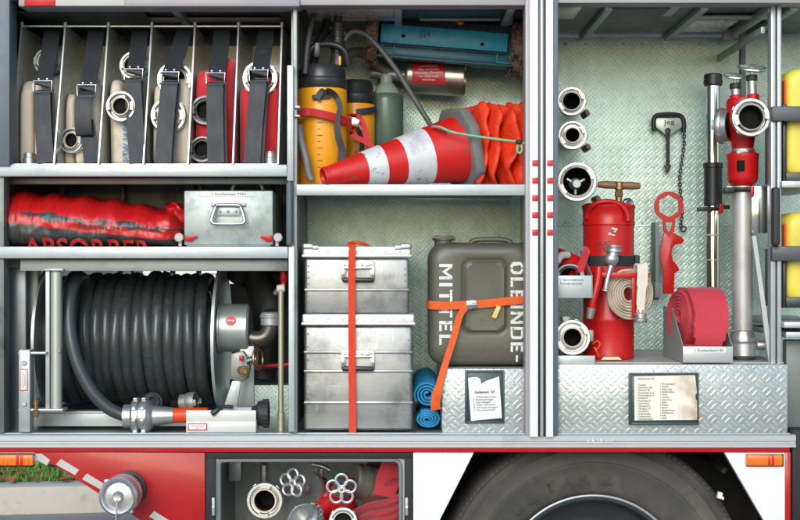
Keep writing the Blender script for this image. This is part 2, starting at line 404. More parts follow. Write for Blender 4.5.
def storz(parent, c, axis, Rr, depth=.05, seal='gasket', body='cast', name='coupling', bore=.46, roll=0., front=True, deep=1.6):
    """hose coupling: outer claw ring with two lugs, groove, gasket and an open bore; axis points to the open face"""
    c = Vector(c); a = Vector(axis).normalized(); u, t, _ = basis(a)
    m = MB()
    rb = Rr*bore
    m.lathe([(Rr*.80,-depth),(Rr*.86,-depth*.96),(Rr*.86,-depth*.55),(Rr*.97,-depth*.5),(Rr,-depth*.42),(Rr,-.004),(Rr*.96,0),(Rr*.83,0),(Rr*.81,-.004),(Rr*.79,-.013),(Rr*.70,-.014),
             (Rr*.69,-.006),(rb*1.22,-.005)], c, a, 44)
    m.lathe([(rb*1.2,-.02),(Rr*.8,-depth)], c, a, 44)
    for k in (0, 1):
        g = roll + k*math.pi
        seg = []
        for j in range(7):
            an = g + (j-3)*.11
            seg.append(an)
        vo = []
        for an in seg:
            d = u*math.cos(an) + t*math.sin(an)
            vo.append((c + d*Rr*.70, c + d*Rr*.90))
        m.ring_open = None
        for (a0, b0), (a1, b1) in zip(vo, vo[1:]):
            top = a*.009; bot = a*-.008
            A = [m.bm.verts.new(p) for p in (a0+top, b0+top, b1+top, a1+top)]; B = [m.bm.verts.new(p) for p in (a0+bot, b0+bot, b1+bot, a1+bot)]
            m.face(A)
            for i in range(4): m.face([A[i], A[(i+1) % 4], B[(i+1) % 4], B[i]])
        # outside grip lugs
        for s_ in (-.7, .7):
            d = u*math.cos(g+s_) + t*math.sin(g+s_); e = a.cross(d)
            m.box(c + d*Rr*.97 - a*depth*.30, (Rr*.26, depth*.3, Rr*.14), .002, Matrix((( *(-e), 0), (*a, 0), (*d, 0), (0,0,0,1))).transposed())
    o = m.build(name, body, parent)
    m = MB(); m.lathe([(rb,-.03),(rb,-.002),(rb*1.05,.003),(rb*1.17,.003),(rb*1.22,-.003),(rb*1.22,-.02)], c, a, 36)
    m.build('seal', seal, o)
    m = MB(); m.lathe([(rb*1.0,-.004),(rb*.96,-depth*deep),(0,-depth*deep-.001)], c, a, 28)
    m.build('bore', 'void', o)
    return o
# ------------------------------------------------------------------ the setting
def slab(name, x0, x1, y0, y1, z0, z1, mat, kind='structure', bevel=0., **kw):
    m = MB(); m.box(((x0+x1)/2, (y0+y1)/2, (z0+z1)/2), (x1-x0, y1-y0, z1-z0), bevel); return m.build(name, mat, None, kind=kind, **kw)
m = MB(); m.quad((-250,-120,0), (250,-120,0), (250,250,0), (-250,250,0)); m.build('pavement', 'paving', None, kind='structure')
def gy(py, h=0.): return (Z0-h)/((py-260)*K) - D
KY = gy(515); kb = .16
ang = rad(7)
def oblique(name, a, b, z0, z1, mat, seglen=None, **kw):
    """a bar of ground between the two offsets a < b from the kerb line, which runs slightly away to the right"""
    m = MB(); d = Vector((math.cos(ang), math.sin(ang), 0)); nn = Vector((-d.y, d.x, 0)); o = Vector((W(0,KY), KY, 0))
    L0, L1 = -14, 30; n = 1 if not seglen else int((L1-L0)/seglen)
    for i in range(n):
        s0 = L0 + (L1-L0)*i/n; s1 = L0 + (L1-L0)*(i+1)/n - (.012 if n > 1 else 0)
        c = o + d*(s0+s1)/2 + nn*(a+b)/2
        m.box((c.x, c.y, (z0+z1)/2), (s1-s0, b-a, z1-z0), .012 if n > 1 else 0, Matrix.Rotation(ang, 4, 'Z'))
    return m.build(name, mat, None, kind='structure', **kw)
oblique('kerb', 0, .2, -.05, kb, 'stone', 1.03)
oblique('verge_soil', .2, .92, -.05, kb-.015, 'soil')
oblique('raised_kerb', .92, 1.10, -.05, .185, 'stone', 1.2)
oblique('upper_path', 1.10, 9, -.05, .18, 'stone')
# grass and fallen leaves on the verge
gr = MB(); lv = MB()
d_ = Vector((math.cos(ang), math.sin(ang), 0)); n_ = Vector((-d_.y, d_.x, 0)); o_ = Vector((W(0,KY), KY, 0))
for i in range(9000):
    s_ = random.uniform(-1.5, 3.2); t_ = random.uniform(.17, .93)
    if noise.noise((s_*2.2, t_*2.6, 3)) < -.18: continue
    p = o_ + d_*s_ + n_*t_; p.z = kb-.02
    h = random.uniform(.025, .065); a = random.uniform(0, 6.28); w = random.uniform(.004, .009); l = Vector((random.uniform(-.04,.04), random.uniform(-.04,.04), h)); q = Vector((math.cos(a)*w, math.sin(a)*w, 0))
    gr.face([gr.bm.verts.new(v) for v in (p-q, p+q, p+l*.6+q*.7, p+l)])
for i in range(420):
    s_ = random.uniform(-1.5, 3.2); t_ = random.uniform(.12, .92)
    p = o_ + d_*s_ + n_*t_; p.z = kb+random.uniform(0,.03)
    a = random.uniform(0, 6.28); w = random.uniform(.02, .045); e1 = Vector((math.cos(a), math.sin(a), random.uniform(-.3,.6)))*w; e2 = Vector((-math.sin(a), math.cos(a), random.uniform(-.3,.6)))*w*.7
    lv.face([lv.bm.verts.new(v) for v in (p-e1, p-e2*.8, p+e1, p+e2)])
setp(gr.build('grass', 'grass'), 'short green grass on the verge behind the kerb', 'grass', None, 'stuff')
setp(lv.build('fallen_leaves', 'leaf'), 'reddish fallen leaves scattered on the grass verge', 'leaves', None, 'stuff')
# pale building across the street, glimpsed through the reel locker
bld = thing('apartment_building', 'pale rendered building far behind the vehicle seen through the reel locker', 'building', (-8, 34, 0))
m = MB(); m.box((-8, 38, 3.6), (34, 8, 7.2)); m.build('wall', 'render', bld)
m = MB(); m.prism([(-25.5,33.6,7.2), (-25.5,42.4,7.2), (-25.5,38,9.6)], (35,0,0)); m.build('roof', 'tile', bld)
for i in range(9):
    for k in range(2):
        f = MB(); f.box((-23+i*3.6, 33.98, 1.9+k*2.9), (1.3, .12, 1.6)); f = f.build('window', 'white', bld)
        g = MB(); g.box((-23+i*3.6, 33.94, 1.9+k*2.9), (1.1, .1, 1.4)); g.build('pane', 'glass', f)

# ------------------------------------------------------------------ the fire engine
FE = thing('fire_engine', 'red and white fire engine with its side lockers standing open', 'fire engine', (W(593,.1), .2, 0))
B = lambda name, *a, mat=None, parent=None, bevel=.002, rot=None: MB().bp(*a, bevel, rot).build(name, mat, parent or FE)
BD = .62   # depth of the lockers
# --- sill and floor
zf = H(433.5, 0)
m = MB()
prof = [(-.03, zf-.004), (-.026, zf), (-.012, zf), (-.010, zf-.004), (.004, zf-.004), (.006, zf), (.03, zf), (.03, zf-.038), (-.03, zf-.038), (-.03, zf-.029), (-.027, zf-.027), (-.027, zf-.021), (-.03, zf-.019), (-.03, zf-.015)]
m.prism([(W(-14,0), y, z) for y, z in prof], (W(793,0)-W(-14,0), 0, 0)); m.build('sill', 'alu_pale', FE)
m = MB(); m.bp(-14, 445.2, 790, 452.5, -.022, .04, .003); m.build('sill_band', 'red', FE)
text('\u00bb 6,25 bar', P(600,441.5,-.033), R(6,0), 'conewhite', FE, R(27,0), bold=.02)
m = MB(); m.box(((W(-14,0)+W(900,0))/2, 1.23, zf-.03), (W(900,0)-W(-14,0), 2.38, .045), 0); m.build('locker_floor', 'alu', FE)
m = MB(); m.box(((W(-14,0)+W(900,0))/2, 1.24, H(2,0)+.03), (W(900,0)-W(-14,0)+.1, 2.5, .05), 0); m.build('roof', 'ceiling', FE)
for x in (170, 398, 513, 612, 709, 800):   # rafters under the roof, running into the vehicle
    m = MB(); m.box((W(x,0), .36, H(2,0)-.004), (.024, .6, .020), .003); m.build('roof_beam', 'alu_pale', FE)
CP = mk_tread('ceiling_reflection_tread', (.85,.80,.79), cell=.03, rough=.25, metal=.6)  # pale tone stands in for bright ground mirrored in the ceiling
def ceil_patch(x0, x1, y0, y1, mat):   # a thin sheet added under the roof, given by what the eye sees of it
    Ya, Yb = (258/(260-y)*4-4 for y in (y0, y1)); zc_ = H(2,0)-.003-random.uniform(0,.002)
    xa, xb = W(x0,(Ya+Yb)/2), W(x1,(Ya+Yb)/2)
    m = MB(); m.box(((xa+xb)/2, (Ya+Yb)/2, zc_), (xb-xa, Yb-Ya, .005), .001); m.build('roof_patch', mat, FE)
ceil_patch(308, 395, 5.5, 19, CP); ceil_patch(420, 500, 17, 19, 'whitebar'); ceil_patch(418, 502, 6, 16.5, 'blackgloss')
ceil_patch(546, 578, 4.5, 17, CP); ceil_patch(667, 676, 4.5, 14, 'whitebar'); ceil_patch(690, 770, 15, 18, 'whitebar'); ceil_patch(682, 730, 19, 30, CP); ceil_patch(600, 662, 6, 30, 'blackgloss')
ceil_patch(150, 280, 17, 20, 'whitebar'); ceil_patch(20, 150, 10, 24, 'darkwall')
# --- head rails and the rolled-up shutter's bottom bar
m = MB(); m.bp(18, -12, 300, 6.5, -.03, .06, .006); sb = m.build('shutter_bar', 'lilac', FE)
m = MB(); m.bp(24, -10, 55, 5.9, -.0335, .02, .003); m.build('warning_band', 'redtape', sb)
m = MB(); m.bp(55.2, -10, 125, 5.9, -.0333, .02, .003); m.build('pale_band', 'whitebar', sb)
B('head_rail', 296, -12, 526, 5, -.02, .05, mat='lilac')
B('head_rail', 557, -12, 812, 2.8, -.02, .05, mat='lilac')
# --- back walls (tread plate) and partitions
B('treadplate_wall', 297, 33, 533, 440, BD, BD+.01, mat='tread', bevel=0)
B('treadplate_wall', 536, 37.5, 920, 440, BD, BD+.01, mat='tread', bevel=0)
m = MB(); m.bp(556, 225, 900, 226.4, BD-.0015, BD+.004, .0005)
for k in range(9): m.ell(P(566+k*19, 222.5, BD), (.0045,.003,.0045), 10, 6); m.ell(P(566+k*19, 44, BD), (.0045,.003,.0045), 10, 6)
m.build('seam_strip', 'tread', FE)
m = MB(); m.bp(290, -5, 930, 33, BD+.03, BD+.05, 0); m.build('upper_back_panel', 'ceiling', FE)
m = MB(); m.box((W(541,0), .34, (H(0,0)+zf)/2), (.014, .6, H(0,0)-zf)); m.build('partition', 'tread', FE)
m = MB(); m.box((W(293,0)-.004, .34, (H(0,0)+zf)/2), (.010, .58, H(0,0)-zf)); m.build('partition', 'plate', FE)
# left locker: back of the upper part, end wall; the reel bay is open right through
m = MB(); m.bp(-40, -20, 300, 262, BD, BD+.012, 0); m.build('back_panel', 'darkwall', FE)
m = MB(); m.box((W(-13,0), 1.2, (H(0,0)+zf)/2), (.02, 2.36, H(0,0)-zf)); m.build('end_wall', 'darkwall', FE)
m = MB(); m.bp(-12, 268, 26, 432, .14, .16, .004); m.build('polished_panel', 'sheen', FE)
m = MB(); m.bp(24, 262, 38, 432, .2, .24, .003); m.build('inner_post', 'plate', FE)
for pxa, w_ in ((58, 3), (120, 2), (186, 4), (262, 5)):
    m = MB(); m.bp(pxa, 180, pxa+w_*2, 250, BD-.05, BD-.005, .003); m.build('wall_stiffener', 'plate', FE)
# machinery behind the reel
m = MB(); m.bp(-30, 284, 300, 440, 1.05, 1.09, 0); m.build('inner_bulkhead', 'darkwall', FE)
m = MB()
for i, x in enumerate((118, 131, 163, 170, 196, 240, 262, 268, 286)):
    m.bp(x, 250, x+random.choice((3,5,8)), 300, 1.0+.02*i, 1.02+.02*i, .003)
m.build('pipework', 'plate', FE)
m = MB()
m.tube([P(236,280,.5), P(250,262,.48), P(262,300,.5), P(268,340,.52), P(262,380,.5)], .045, 14, 6)
m.tube([P(225,262,.6), P(245,275,.56), P(282,282,.55), P(286,330,.55)], .035, 14, 6)
m.build('engine_hose', 'black', FE)
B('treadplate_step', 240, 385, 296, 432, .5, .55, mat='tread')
m = MB(); m.tube([P(240,362,.4), P(262,366,.4), P(292,364,.4)], .008, 10, 4); m.build('red_pipe', 'redpaint', FE)
# --- posts
B('corner_pillar', -14, -12, 9.5, 166, -.02, .06, mat='bluegrey')
B('corner_pillar', -14, 166, 4, 434, .0, .06, mat='darkwall')
x = 526
p1 = MB(); p1.use('lilac').bp(525.4, -12, 530, 437, -.03, .05, .002); p1.use('white').bp(529.9, -12, 538.2, 437.4, -.052, .05, .003)
p1.use('blackgloss').bp(538, -12, 546.4, 436.6, -.034, .05, .001); p1.use('alu_pale').bp(540.4, -12, 543.4, 437, -.05, .0, .002)
p1.use('white').bp(546.2, -12, 553.4, 437.4, -.052, .05, .003); p1.use('bluegrey').bp(553.2, -12, 558.2, 437, -.03, .05, .002)
dp = p1.build('door_post', None, FE)
for py in (163, 180.5, 198, 215, 232.5):
    for a in (532.2, 547.2):
        m = MB(); m.bp(a, py-3, a+5.8, py+3, -.0545, -.04, .0006); m.build('reflector_square', 'redtape', dp)
p2 = MB(); p2.use('alu_pale').bp(287, 65, 293.4, 181, -.02, .0, .002); p2.use('plate').bp(293, -12, 297, 434, .0, .05, .002); p2.use('alu_pale').bp(288.5, 246, 294.5, 432, -.016, .02, .002)
tp = p2.build('locker_post', None, FE)
m = MB(); m.bp(286, 181, 292.4, 246, -.035, .0, .01, None, 3); m.build('rubber_buffer', 'bluegrey', tp)
# --- shelves
def shelf(name, x0, x1, y0, y1, mat='alu_pale', Y0=-.012, depth=BD-.02):
    m = MB(); m.bp(x0, y0, x1, y1, Y0, Y0+.022, .003)
    a = P(x0,y0,Y0); b = P(x1,y0,Y0); m.box(((a.x+b.x)/2, (Y0+.02+depth)/2, a.z-.008), (b.x-a.x, depth-Y0-.024, .012), 0)
    return m.build(name, mat, FE)
shelf('shelf', -14, 287, 164.5, 176.5)
shelf('shelf', -14, 288, 246.5, 258.5)
shelf('shelf', 296, 527, 184.2, 195.5)
B('shelf_beam', -14, 178, 287, 184, .10, .14, mat='plate')
B('shelf_beam', 20, 259.5, 288, 271, .03, .07, mat='plate')
m = MB(); m.tube([P(35,262,.06), P(70,268,.05), P(100,266,.04), P(124,260,.05)], .004, 8, 5); m.build('cable', 'black', FE)
# --- tread plate boxes over the wheel
zt = H(367.5, .02)
m = MB(); m.box(((W(442,.02)+W(534,.02))/2, .32, (H(369,.02)+zf)/2), (W(534,.02)-W(442,.02), .6, H(369,.02)-zf+.002), .004); tb1 = m.build('wheel_box', 'tread_box', FE)
m = MB(); m.box(((W(551,.0)+W(789,.0))/2, .31, (H(365,.0)+zf)/2), (W(789,.0)-W(551,.0), .6, H(365,.0)-zf+.002), .005); tb2 = m.build('wheel_box', 'tread_box', FE)
m = MB(); m.box(((W(555,0)+W(788,0))/2, .33, H(365,0)+.003), (W(788,0)-W(555,0), .57, .003), 0); m.build('worn_top', mk('dusty_floor', (.42,.40,.39), .55, .2, .2, 14, .3, 60, dirt=(.24,.20,.18), dirt_at=(.45,.7)), tb2)
# notices on the boxes
def notice(x0, y0, x1, y1, paper, Y, parent, lines, heading, rot=0):
    m = MB()
    w = 2.0
    m.use('frame').bp(x0, y0, x1, y1, Y-.004, Y, .001)
    m.bp(x0, y0, x0+w*1.3, y1, Y-.010, Y, .001); m.bp(x0, y0, x1, y0+w, Y-.0095, Y, .001); m.bp(x0, y1-w, x1, y1, Y-.0095, Y, .001); m.bp(x1-w*.8, y0, x1, y1, Y-.010, Y, .001)
    f = m.build('notice_holder', None, parent)
    m = MB(); m.pp(paper, Y-.0068, Y-.005); pm = m.build('paper', lines[0], f)
    return f
docol = NT('tea_stained_paper')
g_ = docol.pos(); spx = docol.n('ShaderNodeSeparateXYZ'); docol.l(g_.outputs['Position'], spx.inputs[0])
f1 = docol.ramp(docol.m_('ADD', spx.outputs[0], docol.m_('MULTIPLY', docol.noise(9, 6), .12)), W(682,0)+.03, W(697,0)+.06)
docol.l(docol.mix(docol.m_('MULTIPLY', f1, docol.ramp(docol.noise(14,6), .3, .65)), (.76,.72,.62), (.34,.21,.085)), docol.b.inputs['Base Color']); docol.b.inputs['Roughness'].default_value = .55
f2 = notice(629, 373, 699, 425, [(634,376.5),(695,375),(697,393),(695.4,395),(695.6,399),(697.6,401),(697.6,420),(634.6,420.5)], 0.0, tb2, (docol.m,), '')
L1 = ['1 Verteiler', '2 Strahlrohre CM', '1 Standrohr 2B', '3 Druckschl\u00e4uche B', '2 Druckschl\u00e4uche C', '1 Schl\u00fcssel B', '2 Kupplungsschl.', '1 Sammelst\u00fcck', '1 \u00dcbergang B-C', '1 \u00dcbergang C-D', '1 K\u00fcbelspritze', '2 Schlauchhalter', '1 Hydrantenschl.', '1 Seilschlauchhalter']
L2 = ['1 Druckschlauch', '1 Schacht', '1 Haken lang', '1 Stra\u00dfenkappe', '2 Ventil', '1 Hydrant', '1 Leine 20 m', '1 Kette', '2 Winkel', '1 Beutel', '1 St\u00fctzkr\u00fcmmer', '1 Warnleuchte', '2 Keile', '1 Schild']
text('\n'.join(L1), P(645.5,402,-.0085), R(36,0), 'greyink', f2, R(17,0), align='LEFT', bold=.012)
text('\n'.join(L2), P(667.5,401,-.0085), R(36,0), 'greyink', f2, R(15,0), align='LEFT', bold=.012)
text('Ger\u00e4teraum  G5', P(646,378.6,-.0085), R(2.2,0), 'ink', f2, R(16,0))
f1_ = notice(465, 370.5, 504.5, 423.5, [(468,378),(476.5,377),(480.5,379),(481,384),(486,381),(499,376.6),(502,418),(471,421)], .02, tb1, (M['paper'],), '')
text('Ger\u00e4teraum  G4', P(484.5,392,.011), R(2.7,0), 'ink', f1_, R(20,0), bold=.02, rot=2)
text('1 \u00d6lbindemittel\n2 Faltleitkegel\n1 Handfeger\n2 Warndreieck\n4 Verkehrskegel\n1 Tauchpumpe', P(485,403.5,.011), R(16,0), 'greyink', f1_, R(24,0), align='LEFT', bold=.01, rot=2)
# --- swing frame and right-hand bay
m = MB(); m.use('alu_pale').bp(771, 3, 775.6, 366, .03, .07, .002); m.bp(777.5, 3, 781.5, 366, .025, .075, .002); m.use('seal').bp(775.4, 3, 777.8, 366, .045, .07, .001); m.build('swing_post', None, FE)
m = MB(); a = P(771.5,5,.05); m.box((a.x, .33, a.z-.008), (.020, .56, .026), .003); m.build('swing_arm', 'alu_pale', FE)
m = MB(); a = P(765,30,.05); m.box((a.x-.006, .33, a.z), (.014, .56, .022), .003); m.build('swing_arm', 'plate', FE)
B('hanger_column', 724, -6, 735, 40, .50, .54, mat='lilac')
B('frame_upright', 741, 33, 746, 360, .45, .48, mat='seal')
B('hinge_plate', 752, 186, 771, 233, .10, .105, mat='chrome', bevel=.001)
B('frame_shelf', 727, 186, 771, 194.5, .16, .2, mat='alu_pale')
m = MB(); m.pp([(752,236),(756,236),(774,364),(769,364)], .05, .065); m.build('brace', 'alu_pale', FE)
m = MB(); m.bp(773, 187, 781, 246, -.012, .02, .009, None, 3); m.build('rubber_buffer', 'black', FE)
B('bay_shelf', 782, 181, 840, 187.5, .0, .5, mat='alu_pale')
B('bay_shelf', 784, 322, 840, 328, .0, .5, mat='alu_pale')
B('bay_shelf', 786, 332, 840, 338, .02, .5, mat='zinc')
m = MB(); m.bp(786, 340, 840, 440, .10, .14, .004); m.build('bay_panel', 'darkwall', FE)
B('corner_pillar', 792.5, 430, 812, 530, -.02, .05, mat='arch')
# --- lower bodywork
m = MB(); m.pp([(34,452.5),(205,452.5),(205,540),(171,540)], -.012, .02, .002); bp_ = m.build('body_panel', 'red', FE)
def stripe(x):  # slanted reflective strips along the body edge
    sl = (520-455)/(152-36.)
    ex = lambda x: 455+(x-36)*sl
    return ex
ex = stripe(0)
for a, b in ((36,49),(55,75),(81,104),(116,128),(148,166)):
    m = MB(); m.pp([(a+1, ex(a)-1.0), (b, ex(b)-1.6), (b+4, ex(b)-6.8), (a+6, ex(a)-6.6)] if a > 40 else [(36,454),(41,453.6),(50,460),(47,465.6),(36,459.6)], -.0135, -.011); m.build('reflective_stripe', 'stripe', bp_)
# lower locker
m = MB(); m.use('arch')
m.bp(205.5, 452.4, 412.5, 459, -.014, .06, .002); m.bp(205.5, 452.4, 215.5, 540, -.013, .06, .002); m.bp(404.5, 452.4, 412.5, 540, -.013, .06, .002); lf = m.build('locker_frame', None, FE)
m = MB(); m.tube([P(219,540,-.004), P(219,500,-.004), P(219,468,-.004), P(220.4,462.6,-.004), P(226,460.6,-.004), P(300,460.3,-.004), P(388,460.3,-.004), P(396,461,-.004), P(400,464.6,-.004), P(400.6,475,-.004), P(400.6,500,-.004), P(400.6,540,-.004)], .0062, 10, 3); m.build('rubber_seal', 'seal', lf)
m = MB(); m.bp(214, 458.8, 219.5, 540, -.003, .05, 0); m.bp(400.5, 458.8, 405, 540, -.003, .05, 0); m.bp(214, 457.5, 405, 461, -.002, .05, 0); m.build('frame_lining', 'plate', lf)
for a in (213.2, 406.6):
    m = MB(); m.bp(a-1.5, 498, a+1.5, 516, -.024, -.012, .002); m.cyl(P(a,507,-.03), P(a,507,-.01), .004); m.build('door_catch', 'zinc', lf)
m = MB()
x0, x1, z0, z1 = W(208,0), W(410,0), .45, H(455,0)
m.box(((x0+x1)/2, .62, (z0+z1)/2), (x1-x0, .01, z1-z0)); m.box((x0, .33, (z0+z1)/2), (.01, .58, z1-z0)); m.box((x1, .33, (z0+z1)/2), (.01, .58, z1-z0)); m.box(((x0+x1)/2, .33, z0), (x1-x0, .58, .01)); m.box(((x0+x1)/2, .345, z1-.005), (x1-x0, .55, .01))
m.build('locker_lining', 'plate', FE)
B('lining_bracket', 229, 458, 241, 481, .36, .40, mat='zinc')
B('lining_bracket', 260, 455, 263, 520, .5, .55, mat='darkwall')
# mudguards, arch, wheel
m = MB(); m.pp([(413.2,452.6),(474,452.6),(440,520),(432,540),(413.2,540)], -.012, .02, .002); m.build('mudguard', 'white', FE)
m = MB(); m.pp([(724.5,452.6),(785,452.6),(785,540),(772,540),(764,521)], -.012, .02, .002); m.build('mudguard', 'white', FE)
m = MB(); m.bp(785.2, 452, 791, 540, -.014, .02, .002); m.build('edge_band', 'red', FE)
m = MB(); m.box((W(593,.3), .62, .55), (R(400,.3), .01, .74)); m.box((W(405,.3), .34, .55), (.01, .56, .74)); m.box((W(786,.3), .34, .55), (.01, .56, .74)); m.box((W(596,.3), .34, H(440,0)-.03), (R(380,.3), .58, .01)); m.build('wheel_arch', 'arch', FE)
cx, cz = W(593,.1), H(587,.1); RT = R(155,.1); RR = R(90,.1)
m = MB(); m.use('tyre')
m.lathe([(RR*.98,.09),(RR,.045),(RR*1.03,.028),(RR*1.10,.012),(RR*1.22,-.002),(RR*1.36,-.008),(RR*1.38,-.012),(RR*1.395,-.012),(RR*1.41,-.007),(RR*1.52,-.002),(RR*1.54,-.005),(RR*1.555,-.005),(RR*1.57,.002),(RT*.955,.014),(RT*.965,.010),(RT*.985,.022),(RT,.045),(RT,.28),(RT*.97,.31),(RR,.32)], (cx,.075,cz), (0,1,0), 160)
for k in range(150):
    a = 2*math.pi*k/150; dv = Vector((math.cos(a), 0, math.sin(a)))
    m.box(Vector((cx,.083,cz)) + dv*RT*.955 + Vector((0,.016,0)), (RT*.06, .02, .008), .003, Matrix.Rotation(-a, 4, 'Y'))
ty = m.build('tyre', None, None); wh = thing('wheel', None, None, (0,0,0)); wh.location = Vector((cx,.075,cz)) - FE.location; wh.parent = FE
ty.location = ty.location - wpos(wh); ty.parent = wh
m = MB(); m.lathe([(RR*1.0,.05),(RR*1.035,.022),(RR*1.02,.016),(RR*.97,.02),(RR*.93,.045),(RR*.90,.11),(RR*.72,.13),(RR*.62,.10),(RR*.45,.09),(0,.09)], (cx,.075,cz), (0,1,0), 96); m.build('rim', mk('dull_steel_rim', (.05,.055,.06), .45, .4, .2, 10), wh)
m = MB(); m.torus((cx,.094,cz), (0,1,0), RR*1.018, .0042, 120, 8); m.build('rim_edge', 'zinc', wh)
TL = mk('worn_tyre_lettering', (.040,.039,.035), .8, 0, .15, 20)
for ch, a in zip('EUROSTAR2', (-71,-62,-53,-44,-34.5,-23.5,-14,-5,6.5)):
    a_ = rad(a); rr = RR*1.225
    text(ch, (cx+math.sin(a_)*rr, .0705, cz+math.cos(a_)*rr), R(11,.1), TL, ty, R(11,.1), -a, 'tyre_lettering', .02)
m = MB(); m.bp(718, 492.5, 722.5, 499, .03, .05, .002, rad(15)); m.bp(722, 497, 724, 500, .03, .05, .001); m.build('arch_clip', 'white', FE)
for k in range(5):
    a = rad(-48+24*k); m = MB(); m.box((cx+math.sin(a)*RT*1.13, .3, cz+math.cos(a)*RT*1.13), (.014,.44,.02), .004, Matrix.Rotation(a,4,'Y')); m.build('liner_rib', 'arch', FE)
# marker lamps
for a, b in ((-8, 33), (747, 783)):
    m = MB(); m.use('orange').bp(a, 455, b, 466, -.036, -.012, .004, None, 3)
    for i in range(9): m.bp(a+1.5+i*(b-a-3)/9, 456.2, a+2.9+i*(b-a-3)/9, 464.8, -.0375, -.03, .0008)
    m.use('redtape').bp(a+(b-a)*.58, 455.6, a+(b-a)*.78, 465.4, -.0368, -.02, .002)
    ml = m.build('marker_lamp', None, FE)
    m = MB(); m.bp(a-1, 454, b+1, 467, -.013, .0, .002); m.build('lamp_base', 'blackgloss', ml)
# capped outlet sticking out through the red panel
oc = Vector(P(118,497,-.16)); od = Vector((.10,1,.12)).normalized(); od = (P(129,489,-.01)-oc).normalized()
m = MB(); L = (P(129,489,-.01)-oc).length
m.lathe([(.054,L),(.054,L-.012),(.046,L-.014),(.044,.06),(0,.06)], oc, od, 36); ho = m.build('suction_outlet', 'black', FE)
m = MB(); m.lathe([(r_*.84, h_) for r_, h_ in [(.0,-.012),(.013,-.014),(.016,-.008),(.02,.002),(.046,.006),(.050,.0),(.052,-.006),(.057,-.008),(.060,-.004),(.066,0),(.068,.01),(.068,.04),(.063,.046),(.063,.052),(.067,.055),(.067,.075),(.058,.085),(.05,.085)]], oc, od, 48)
u, t, a_ = basis(od)
for k in range(2):
    dd = u*math.cos(k*math.pi+.9) + t*math.sin(k*math.pi+.9); m.box(oc + dd*.055 + od*.012, (.016,.02,.012), .003)
m.build('blind_cap', 'cast', ho)
m = MB(); m.tube([oc + Vector((0,-.014,-.005)), oc + Vector((.0,-.02,-.04)), oc + Vector((-.004,-.02,-.08))], .0025, 8, 5); m.build('cap_chain', 'zinc', ho)
# ------------------------------------------------------------------ hose rack on the top left shelf
zs = H(164.5, 0)             # top of the upper left shelf
rk = thing('hose_rack', 'open fronted aluminium rack of six narrow bays with black rubber straps on the upper shelf', 'hose rack', (W(145,0), .25, zs))
yf, yt, yb = .0, .137, .52; ztop = H(26, yt)
DX = [W(v, 0) for v in (9, 54, 98.5, 143.5, 188, 233, 278)]
for x in DX:
    m = MB(); m.use('rackplate').prism([(x-.0012, yf, zs+.002), (x-.0012, yt, ztop), (x-.0012, yb, ztop), (x-.0012, yb, zs+.002)], (.0024, 0, 0))
    m.use('rackedge').prism([(x-.0028, yf-.004, zs+.001), (x-.0028, yt-.004, ztop+.003), (x-.0028, yt+.002, ztop+.003), (x-.0028, yf+.002, zs+.001)], (.0056, 0, 0), .0008)
    m.use('zinc').cyl((x, yt, ztop-.002), (x, yt, ztop+.012), .006, None, 10)
    m.build('divider', None, rk)
m = MB(); m.box(((DX[0]+DX[-1])/2, yt+.003, ztop), (DX[-1]-DX[0], .006, .006), .001); m.build('front_rail', 'rackedge', rk)
m = MB(); m.box(((DX[0]+DX[-1])/2, yb+.004, (zs+ztop)/2), (DX[-1]-DX[0], .004, ztop-zs)); m.build('back_plate', 'rackplate', rk)
m = MB(); m.box(((DX[0]+DX[-1])/2, .27, zs+.002), (DX[-1]-DX[0], .52, .003)); m.build('base_plate', 'rackplate', rk)
# straps: top anchor, buckle, foot
SP = [(52,29,43,85,46,163), (96,29,87,89,88,137), (140,28,134,73,138,163), (184,28,170,76,163,163), (222,28,216,77,216,163), (266,28,259,74,252,163)]
for i, (tx, ty_, bx, by, fx, fy) in enumerate(SP):
    Yb = .048
    m = MB()
    m.ribbon([P(tx+1,ty_,.24), P(tx,ty_+4,.17), P((tx+bx)/2+1,(ty_+by)/2,.105), P(bx+1,by-4,Yb), P(bx,by+1,Yb)], [R(16.5,.1)]*3+[R(15.5,.1)], .004, X_, 4)
    st = m.build('strap', 'strapblack', rk)
    m = MB()
    if i == 1:
        m.ribbon([P(bx+1,by+2,Yb+.006), P(bx-3,by+10,.036), P(bx-4,by+30,.028), P(bx-3,by+44,.032), P(bx-2,by+46,.04)], R(16.5,.06), .006, X_, 5); m.build('strap_end', 'strapblack', st)
        m = MB(); m.ribbon([P(bx-1,by+32,.055), P(bx+2,by+50,.045), P(bx+5,163,.02)], R(15,.06), .004, X_, 5); m.build('strap_end', 'strapblack', st)
    else:
        m.ribbon([P(bx,by+6,Yb+.004), P(bx-1,by+12,.036), P((bx+fx)/2-1,(by+fy)/2+5,.028), P(fx,fy,.008)], R(16.5,.06), .006, X_, 6); m.build('strap_end', 'strapblack', st)
        m = MB(); m.ribbon([P(bx+3,by+4,Yb+.012), P((bx+fx)/2+3,(by+fy)/2+5,.046), P(fx+4,fy,.022)], R(15,.06), .004, X_, 6); m.build('strap_end', 'strapblack', st)
    m = MB(); w_ = R(9.2,.07); h_ = R(5.5,.07); c = P(bx-.5, by+1.5, Yb-.006)
    m.tube([c+Vector((-w_,0,h_)), c+Vector((w_,0,h_)), c+Vector((w_,-.004,-h_)), c+Vector((-w_,-.004,-h_))], .0024, 8, closed=True)
    for s_ in (-1, 1): m.ell(P(bx+s_*4.2, by-6, Yb-.008), (.0045,.003,.0045), 12, 8)
    m.build('buckle', 'chrome', st)

